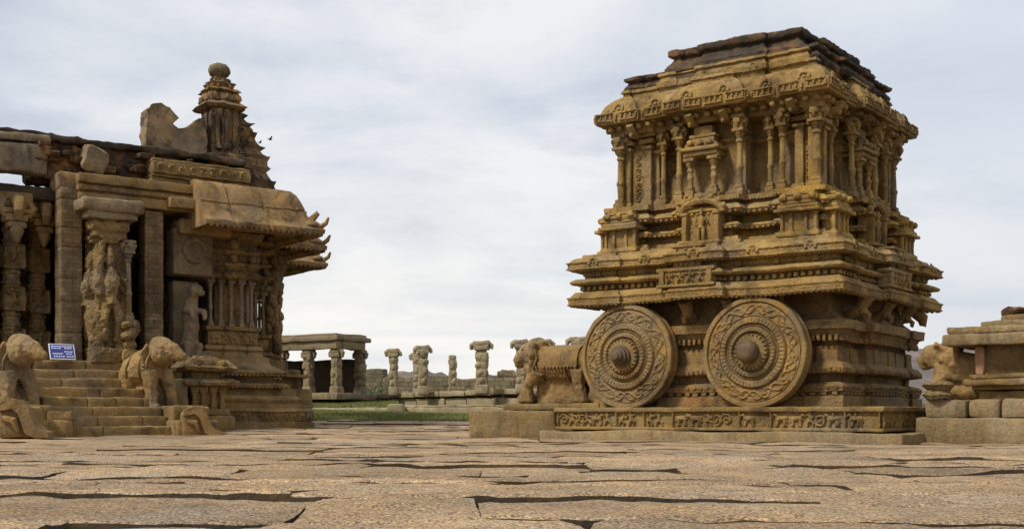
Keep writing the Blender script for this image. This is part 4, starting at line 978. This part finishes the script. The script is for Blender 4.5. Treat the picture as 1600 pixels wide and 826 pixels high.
    b = MB(); b.box((k - .7, .8, 5.66), (2.6, .8, .16), r=.05, res=.12); b.build('top_slab', gr, t, amp=.03, sc=.25, amp2=.04, sc2=.7)
    k, z = hk(145, 245, .3); b = MB(); b.box((0, 0, 0), (.50, .4, .50), r=.10, res=.08); o = b.build('boulder', M['slab'], t, amp=.03, sc=.2, amp2=.08, sc2=.4, loc=(k, .42, 5.38)); o.rotation_euler = (.1, .3, .1)
    k0, k1 = kz(240, .1)[0], kz(392, .1)[0]; b = MB()
    for z0, z1, y0 in ((5.06, 5.16, .12), (5.16, 5.22, .06), (5.22, 5.46, .0), (5.46, 5.52, .03)): b.box(((k0 + k1) / 2, y0 + .45, (z0 + z1) / 2), (k1 - k0, .7, z1 - z0 - .003), r=.02, res=.09)
    I = []
    for i in range(int((k1 - k0) / .22)): I += scroll(.12 + i * .22, .1, .09, rg, .03)
    relief(b, (k0 + .02, .095, 5.235), (1, 0, 0), (0, -1, 0), k1 - k0 - .04, .2, I)
    b.build('parapet_slab', h, t, amp=.014, sc=.15)
    # plastered wall remnant
    pts = [(225, 245), (225, 172), (236, 166), (248, 163), (260, 168), (268, 176), (274, 184), (268, 189), (264, 194), (272, 202), (285, 201), (300, 194), (318, 184), (318, 245)]
    Q = [hk(a, c_, 1.4) for a, c_ in pts]; b = MB(); A = np.array([(q[0], 1.25, q[1]) for q in Q]); m2 = []
    nn = len(A); dense = resample_closed(A, .06); Bk = dense + np.array([0, .38, 0]); rings = [dense + [0, dd, 0] for dd in np.linspace(0, .38, 6)]
    b.loft(rings); b.build('wall_remnant', M['plaster'], t, amp=.028, sc=.12, amp2=.04, sc2=.35)
    # small brick tower
    k, _ = kz(343, 1.6); d = 1.6; tw = MB()
    rect_loft(tw, (k, d), .30, .30, [(5.7, .10), (6.02, .10), (6.05, .02), (6.12, .0), (7.0, .0), (7.02, .10), (7.08, .16), (7.13, .10), (7.18, .03), (7.22, .06), (7.34, .04), (7.38, -.02), (7.42, .06), (7.47, .0), (7.50, -.08), (7.56, -.06), (7.60, -.02), (7.65, -.12), (7.70, -.12), (7.74, -.16)], .05)
    for zz, oo, sp in ((7.28, .05, .15), (7.52, -.06, .13)):
        for pp, dd, nn_ in along_plan((.30, .30, .3, .03, .62, .03), oo, sp): tw.ell((k + pp[0], d + pp[1], zz), (.05, .05, .07), n=8, m=6)
    for ax, q in ((0, -.17), (0, .02), (1, -.16), (1, .16)):
        xx, yy = (k + q, d - .33) if ax == 0 else (k + .33, d + q); tw.lathe([(.075, 6.14), (.075, 6.22), (.055, 6.24), (.05, 6.8), (.085, 6.86), (.09, 6.98)], 8, c=(xx, yy, 0))
    o_t = tw.build('tower', M['tower'], t, amp=.018, sc=.1, amp2=.02, sc2=.4)
    dm = MB(); dm.lathe([(.14, 7.72), (.15, 7.78), (.20, 7.80), (.235, 7.86), (.24, 7.93), (.21, 8.0), (.14, 8.05), (.04, 8.07)], 18, c=(k, d, 0)); dm.build('dome', M['domestone'], o_t, amp=.018, sc=.1)
    sb = MB(); kk, dd = k + .42, d + .5
    prof = []
    for i, (z, hh) in enumerate(((5.2, .52), (5.5, .50), (5.8, .42), (6.05, .36), (6.3, .28), (6.55, .20), (6.8, .12), (7.0, .05))): prof += [(z, hh), (z + .08, hh + .06), (z + .12, hh - .02)]
    rect_loft(sb, (kk, dd), .24, .24, prof, .05)
    for z, hh in ((5.65, .50), (5.95, .42), (6.2, .34), (6.45, .28), (6.7, .2)):
        for pp, d2, nn_ in along_plan((.24, .24, .3, .03, .62, .03), hh, .17): sb.ell((kk + pp[0], dd + pp[1], z), (.05, .05, .075), n=8, m=6)
    sb.build('tower_buttress', M['tower'], o_t, amp=.035, sc=.12, amp2=.06, sc2=.3)
    rb = MB(); rb.box((k - .1, d, 5.82), (1.3, .9, .34), r=.1, res=.08); rb.build('rubble', M['brick'], o_t, amp=.05, sc=.14, amp2=.06, sc2=.4)
    # curved eaves, one per stepped corner of the plan
    pr = [(.75, 5.10), (.66, 5.12), (.54, 5.08), (.44, 4.98), (.37, 4.84), (.31, 4.70), (.30, 4.67), (.315, 4.665), (.26, 4.55), (.17, 4.40), (.08, 4.31), (0, 4.27), (-.01, 4.24), (0, 4.17), (.04, 4.15), (.16, 4.19), (.2, 4.26), (.32, 4.32), (.36, 4.45), (.48, 4.52), (.55, 4.6)]
    lips = ((kz(322, -.77)[0], 3.62, -.77, 2.4), (2.6, 4.80, 1.42, 4.2), (3.8, 6.20, 4.10, 7.5))
    for i, (a_, b_, c_, e_) in enumerate(lips):
        q = eave_mb(a_, b_, c_, e_, pr, .035)
        x = a_ + .1
        while x < b_ - .1: q.box((x, c_ + .03, 4.145), (.05, .07, .05), r=.015); x += .12
        y = c_ + .1
        while y < e_ - .1: q.box((b_ - .03, y, 4.145), (.07, .05, .05), r=.015); y += .12
        o = q.build('eave', M['smooth'], t, amp=.008, sc=.2, amp2=.015, sc2=.6, sharp=25)
        f = MB(); f.ell((b_ - .22, c_ + .22, 4.36), (.2, .2, .1))         # upturned horn-like stones on the corner
        f.tube([(b_ - .22, c_ + .22, 4.34), (b_ - .20, c_ + .2, 4.5), (b_ - .10, c_ + .1, 4.62)], [.10, .085, .05], 8); f.tube([(b_ - .1, c_ + .1, 4.30), (b_ + .02, c_, 4.40), (b_ + .06, c_ - .03, 4.52)], [.06, .05, .025], 8)
        f.tube([(b_ - .35, c_ + .3, 4.45), (b_ - .38, c_ + .3, 4.56)], [.09, .05], 8)
        f.build('corner_horn', M['smooth'], o, amp=.015, sc=.08)
    # pavilion of clustered colonnettes: stepped base, pedestal, colonnettes, spreading capital
    def pav(kc, dc, hx, offs, nm, top=True):
        b = MB(); S_ = offs
        rect_loft(b, (kc, dc), hx, hx, [(.10, .87 * S_), (.24, .87 * S_), (.25, .83 * S_), (.45, .83 * S_), (.46, .88 * S_), (.52, .86 * S_), (.53, .80 * S_), (.58, .80 * S_), (.59, .71 * S_), (.63, .71 * S_), (.64, .66 * S_), (.68, .69 * S_), (.72, .69 * S_), (.75, .64 * S_), (.78, .62 * S_), (.80, .38 * S_), (.92, .34 * S_), (.96, .48 * S_), (1.01, .50 * S_), (1.07, .34 * S_), (1.09, .22 * S_), (1.20, .2 * S_), (1.22, .42 * S_), (1.28, .46 * S_), (1.34, .36 * S_), (1.44, .20 * S_), (1.50, .16 * S_), (1.60, .16 * S_), (1.62, .08), (1.72, .03), (1.76, .08), (1.84, .04), (1.86, -.04), (2.14, -.04), (2.17, .03), (2.24, .04), (2.25, -.05)], .055)
        old = b.M; b.M = Matrix.Translation((kc, dc, 0)); pl = (hx, hx, .3, .03, .62, .03); teeth(b, pl, .47 * S_, .09, (.05, .05, .04), 1.22, r=.012); teeth(b, pl, .49 * S_, .09, (.05, .05, .04), .965, r=.012); b.M = old
        w = 2 * (hx + .83 * S_); u0 = hx + .83 * S_ + .036
        relief(b, (kc - w / 2, dc - u0, .26), (1, 0, 0), (0, -1, 0), w, .19, frieze_items(w, .19, rg, .04)); relief(b, (kc + u0, dc - w / 2, .26), (0, 1, 0), (1, 0, 0), w, .19, frieze_items(w, .19, rg, .04))
        w = 2 * hx - .06; relief(b, (kc - w / 2, dc - hx - .004, 1.88), (1, 0, 0), (0, -1, 0), w, .25, frieze_items(w, .25, rg, .045)); relief(b, (kc + hx + .004, dc - w / 2, 1.88), (0, 1, 0), (1, 0, 0), w, .25, frieze_items(w, .25, rg, .045))
        b.build(nm, h, t, amp=.006, sc=.08, amp2=.010, sc2=.6)
        q = hx - .12
        for ax in (0, 1):
            for i in range(5 if ax == 0 else 4):
                u = -q + 2 * q * (i if ax == 0 else i + 1) / 4; x, y = (kc + u, dc - q) if ax == 0 else (kc + q, dc + u)
                colonnette(1.06, .036, corbel=False).build('colonnette', gr, t, amp=.005, sc=.06, loc=(x, y, 2.22))
        c = MB(); c.box((kc, dc, 2.8), (hx * 1.0, hx * 1.0, 1.3), r=.03)
        rect_loft(c, (kc, dc), hx, hx, [(3.24, -.10), (3.26, .02), (3.33, .06), (3.38, .0), (3.42, -.06), (3.46, -.02), (3.52, .06), (3.58, .04), (3.62, -.08), (3.74, -.10), (3.78, .0), (3.84, .04), (3.9, -.03), (4.05, -.06), (4.10, .06), (4.22, .10), (4.24, .04), (4.5, .04)], .055)
        for pp, d2, nn_ in along_plan((hx, hx, .3, .03, .62, .03), .02, .2): c.ell((kc + pp[0], dc + pp[1], 3.31), (.07, .07, .08), n=9, m=7); c.ell((kc + pp[0] * .96, dc + pp[1] * .96, 3.68), (.08, .08, .09), n=9, m=7)
        for pp, d2, nn_ in along_plan((hx, hx, .3, .03, .62, .03), .02, .36): c.ell((kc + pp[0], dc + pp[1], 3.98), (.1, .1, .12), n=9, m=7)
        c.build('pavilion_capital', hc, t, amp=.016, sc=.08)
    pav(2.12, 1.08, .58, 1.0, 'pavilion_base'); pav(3.35, 2.95, .50, .45, 'pavilion_base')
    b = MB(); b.box((2.7, .05, 4.32), (1.9, .5, .2), r=.03); b.box((1.35, .35, 4.2), (1.1, .6, .3), r=.05); b.box((2.0, .6, 4.62), (3.0, 1.6, .22), r=.03); b.build('lintel', h, t, amp=.02, sc=.15)
    colonnette(2.6, .075).build('slender_column', h, t, amp=.012, loc=(4.30, 3.00, 1.42)); carved_pillar(2.9, .34, 12).build('carved_pillar', hc, t, amp=.02, loc=(4.05, 2.75, 1.42))
    b = MB(); b.box((4.3, 3.1, 1.2), (.9, .9, .5), r=.03); b.box((4.35, 3.05, .75), (1.2, 1.2, .5), r=.03); b.box((4.35, 3.05, 1.30), (1.15, 1.15, .07), r=.03); b.build('column_base', h, t, amp=.012)
    # rearing beast carved against the pavilion, grey bracket panel above
    kx = kz(294, .35)[0]; y = MB()
    y.tube([(0, 0, 0), (.0, -.03, .35), (.05, -.06, .7), (.0, -.08, 1.05), (.06, -.12, 1.3)], [.16, .15, .17, .16, .12], 9); y.ell((.08, -.2, 1.42), (.15, .17, .15)); y.tube([(.1, -.25, 1.42), (.16, -.38, 1.34)], [.1, .06])
    for s in (-1, 1): y.tube([(s * .1, -.08, 1.0), (s * .14 + .08, -.3, 1.0), (s * .12 + .1, -.36, .82)], [.08, .06, .05]); y.tube([(s * .1, 0, .35), (s * .13 + .05, -.2, .3), (s * .12, -.2, .02)], [.1, .07, .06])
    y.build('rearing_beast', gr, t, voxel=.025, smooth=2, amp=.015, sc=.08, loc=(kx, .35, 1.5), sharp=80)
    b = MB(); b.box((kx + .05, .75, 2.3), (.55, .3, 1.7), r=.03); b.box((kx + .1, .55, 3.72), (.85, .5, .95), r=.05); b.tube([(kx + .12 + .22 * math.cos(q), .27, 3.75 + .22 * math.sin(q)) for q in np.linspace(0, 5.2, 15)], .05, 7); b.box((kx + .1, .6, 1.55), (.75, .7, .3), r=.03); b.build('bracket_panel', gr, t, amp=.015, sc=.15)
    # interior: roofed space with carved pillars, deep shade put into the inner stone colours
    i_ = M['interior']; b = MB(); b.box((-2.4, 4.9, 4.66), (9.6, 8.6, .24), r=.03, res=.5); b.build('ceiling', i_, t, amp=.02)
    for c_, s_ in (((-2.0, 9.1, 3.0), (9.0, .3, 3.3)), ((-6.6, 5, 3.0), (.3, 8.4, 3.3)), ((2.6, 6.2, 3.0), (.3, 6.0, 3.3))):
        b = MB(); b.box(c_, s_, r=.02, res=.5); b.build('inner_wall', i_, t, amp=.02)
    for px, d, w in ((18, 1.3, .40), (58, 1.7, .38), (-30, 1.2, .45), (40, 3.6, .42), (150, 3.0, .45), (262, 2.6, .4), (95, 4.5, .4)):
        k, _ = kz(px, d); tier_pillar(3.2, w, int(px) + 100).build('carved_pillar', M['shadecarved'] if d > 2 else h, t, amp=.012, sc=.1, loc=(k, d, 1.40))  # deeper pillars take the copy with shade in its colour
    for px, d in ((18, .95), (60, 1.3)):                                  # bracket scrolls hanging from the pillar heads
        k, _ = kz(px, d); b = MB()
        for q, (z, a_, hh) in enumerate(((4.55, .62, .16), (4.40, .50, .12), (4.27, .56, .10), (4.14, .42, .14), (4.0, .34, .12))): b.box((0, -.05 * q, z), (a_, a_ * .9, hh), r=.03, res=.08)
        b.tube([(0, -.25, 3.98), (0, -.30, 3.86), (0, -.32, 3.76), (0, -.33, 3.66)], [.10, .13, .09, .03], 10); b.tube([(0, -.30, 4.5), (.02, -.46, 4.40), (0, -.50, 4.25), (0, -.42, 4.12)], [.12, .13, .10, .06], 9)
        for sg in (-1, 1): b.tube([(sg * .2, -.2, 4.5), (sg * .3, -.26, 4.32), (sg * .22, -.28, 4.15)], [.08, .10, .04], 8)
        b.build('bracket', h, t, amp=.015, sc=.08, loc=(k, d - .1, 0))
def resample_closed(A, res):
    out = []
    for i in range(len(A)):
        a, b = A[i], A[(i + 1) % len(A)]; n = max(1, int(np.linalg.norm(b - a) / res))
        out += [a + (b - a) * k / n for k in range(n)]
    return np.array(out)
make_hall()

# stair elephants, their blocks, the little side shrine, the notice board
elephant(hw(-2.90, -1.55, .42), R(-30), 'stair', 'stone elephant with worn trunk guarding the left side of the stairs', 'carved elephants', 1.0)
elephant(hw(-.24, -1.0, .50), R(-30), 'stair', 'stone elephant with worn trunk on the right side of the stairs, beside the side shrine', 'carved elephants', 1.0)
def scroll_block(loc, rz, s, label):
    mb = MB(); mb.box((-.06, 0, .20), (.46, .62, .44), r=.06, res=.08); prof = [(-.26, .46), (-.10, .52), (.04, .50), (.12, .42), (.17, .30), (.22, .18), (.32, .10), (.42, .06), (.42, -.02), (.24, -.02)]
    inner = [(.10, .06), (.05, .20), (.0, .32), (-.08, .38), (-.26, .36)]
    P = np.array([(x, 0, z) for x, z in prof + inner]); D = resample_closed(P, .05); mb.loft([D + np.array((0, y, 0)) for y in (-.38, -.30, -.22, -.14)])
    mb.tube([(-.2, -.33, .26), (-.06, -.35, .22), (.0, -.34, .08)], [.05, .06, .03], 7)
    o = mb.build('carved_block', M['elephant'], amp=.012, sc=.10, amp2=.02, sc2=.35, loc=loc, rz=rz); o.scale = (s,) * 3
    tag(o, label, 'stone block', 'broken trunk blocks at the foot of the stairs')
q = at(32, 650, 19.9); scroll_block((q[0], q[1] + .2, .03), R(6), 1.18, 'carved block with curved trunk band below the left stair elephant')
q = at(303, 650, 22.0); scroll_block((q[0], q[1] + .2, .02), R(20), 1.0, 'carved block with curved trunk end below the right stair elephant')
for px, Y, z, sz, lab in ((88, 20.6, .14, (.36, .4, .30), 'squared stone on the ground at the left foot of the stairs'), (92, 20.9, .36, (.42, .4, .16), 'flat stone topping the squared one at the left foot of the stairs')):
    b = MB(); b.box((0, 0, 0), sz, r=.04, res=.08); q = at(px, 650, Y); tag(b.build('loose_block', M['hall'], amp=.02, sc=.2, loc=(q[0], q[1] + .1, z), rz=R(10)), lab, 'stone block')
def make_side_shrine():
    p = hw(.92, -.80); t = thing('side_shrine', 'small tiered stone shrine with tiny columns between stair elephant and pavilion', 'shrine', (p[0], p[1], .1), HRZ)
    b = MB(); b.box((0, 0, .12), (1.0, .9, .30), r=.03); b.box((0, 0, .34), (.86, .76, .14), r=.03); b.build('base', M['hall'], t, amp=.012)
    b = MB(); b.box((0, 0, .62), (.5, .5, .5), r=.02)
    b.build('core', M['hall'], t, amp=.01)
    for x in (-.28, -.1, .1, .28): colonnette(.44, .035, corbel=False).build('column', M['hall'], t, amp=.005, loc=(x, -.3, .40))
    for x in (-.12, .1, .28): colonnette(.44, .035, corbel=False).build('column', M['hall'], t, amp=.005, loc=(.3, x, .40))
    b = MB(); rect_loft(b, (0, 0), .40, .38, [(.82, -.06), (.86, .14), (.92, .16), (.98, .05), (1.0, -.08), (1.12, -.10), (1.14, .10), (1.2, .14), (1.28, .04), (1.36, -.04), (1.4, -.15), (1.44, -.2)], .06)
    for x in (-.25, .0, .25): b.ell((x, -.42, 1.28), (.09, .08, .08)); b.ell((.42, x, 1.28), (.08, .09, .08))
    b.build('roof', M['hallcarved'], t, amp=.02, sc=.09)
make_side_shrine()
def make_sign():
    k, Y = kz(98, -.45); p = hw(k, -.48, 1.425); t = thing('notice_board', 'blue notice board with white lettering leaning at the top of the stairs', 'sign', p, HRZ); t.rotation_euler = (R(-24), 0, HRZ)
    t.scale = (.80, 1, .90)
    w, hgt = .56, .34; b = MB(); b.box((0, .015, hgt / 2), (w, .025, hgt), r=.004); b.build('board', plain('sign_blue', (.03, .035, .22), .4), t, amp=0)
    wm = plain('sign_white', (.75, .75, .85), .5); rg = random.Random(2)
    for z, x0, x1 in ((.29, -.24, .22), (.245, -.24, -.02), (.245, .06, .23), (.17, .05, .22), (.12, -.22, .02), (.12, .08, .22), (.06, -.2, .05), (.06, .09, .20)):
        x = x0; b = MB()
        while x < x1:
            l = rg.uniform(.02, .05); b.box((x + l / 2, -.001, z), (l, .004, .022), r=.001); x += l + .012
        b.build('lettering', wm, t, amp=0)
    b = MB()
    for c, s in (((0, .015, .004), (w + .02, .032, .014)), ((0, .015, hgt), (w + .02, .032, .014)), ((-w / 2, .015, hgt / 2), (.014, .032, hgt)), ((w / 2, .015, hgt / 2), (.014, .032, hgt))): b.box(c, s, r=.002)
    b.build('frame', wm, t, amp=0)
make_sign()
def bird(px, py, Y, lab):
    mb = MB(); mb.tube([(-.12, 0, 0), (0, 0, .01), (.12, 0, .02)], [.015, .05, .02], 8)
    for s in (-1, 1): mb.add([(.05, s * .03, .03), (-.06, s * .03, .03), (-.08, s * .28, .12), (.0, s * .26, .12)], [(0, 1, 2, 3)])
    tag(mb.build('bird', plain('bird_dark', (.03, .03, .035)), amp=0, loc=at(px, py, Y), rz=R(40)), lab, 'bird', 'birds in the sky right of the brick tower')
bird(422, 218, 60, 'dark bird flying right of the brick tower, the larger and higher of two'); bird(406, 223, 75, 'tiny dark bird flying just right of the brick tower, lower of two')
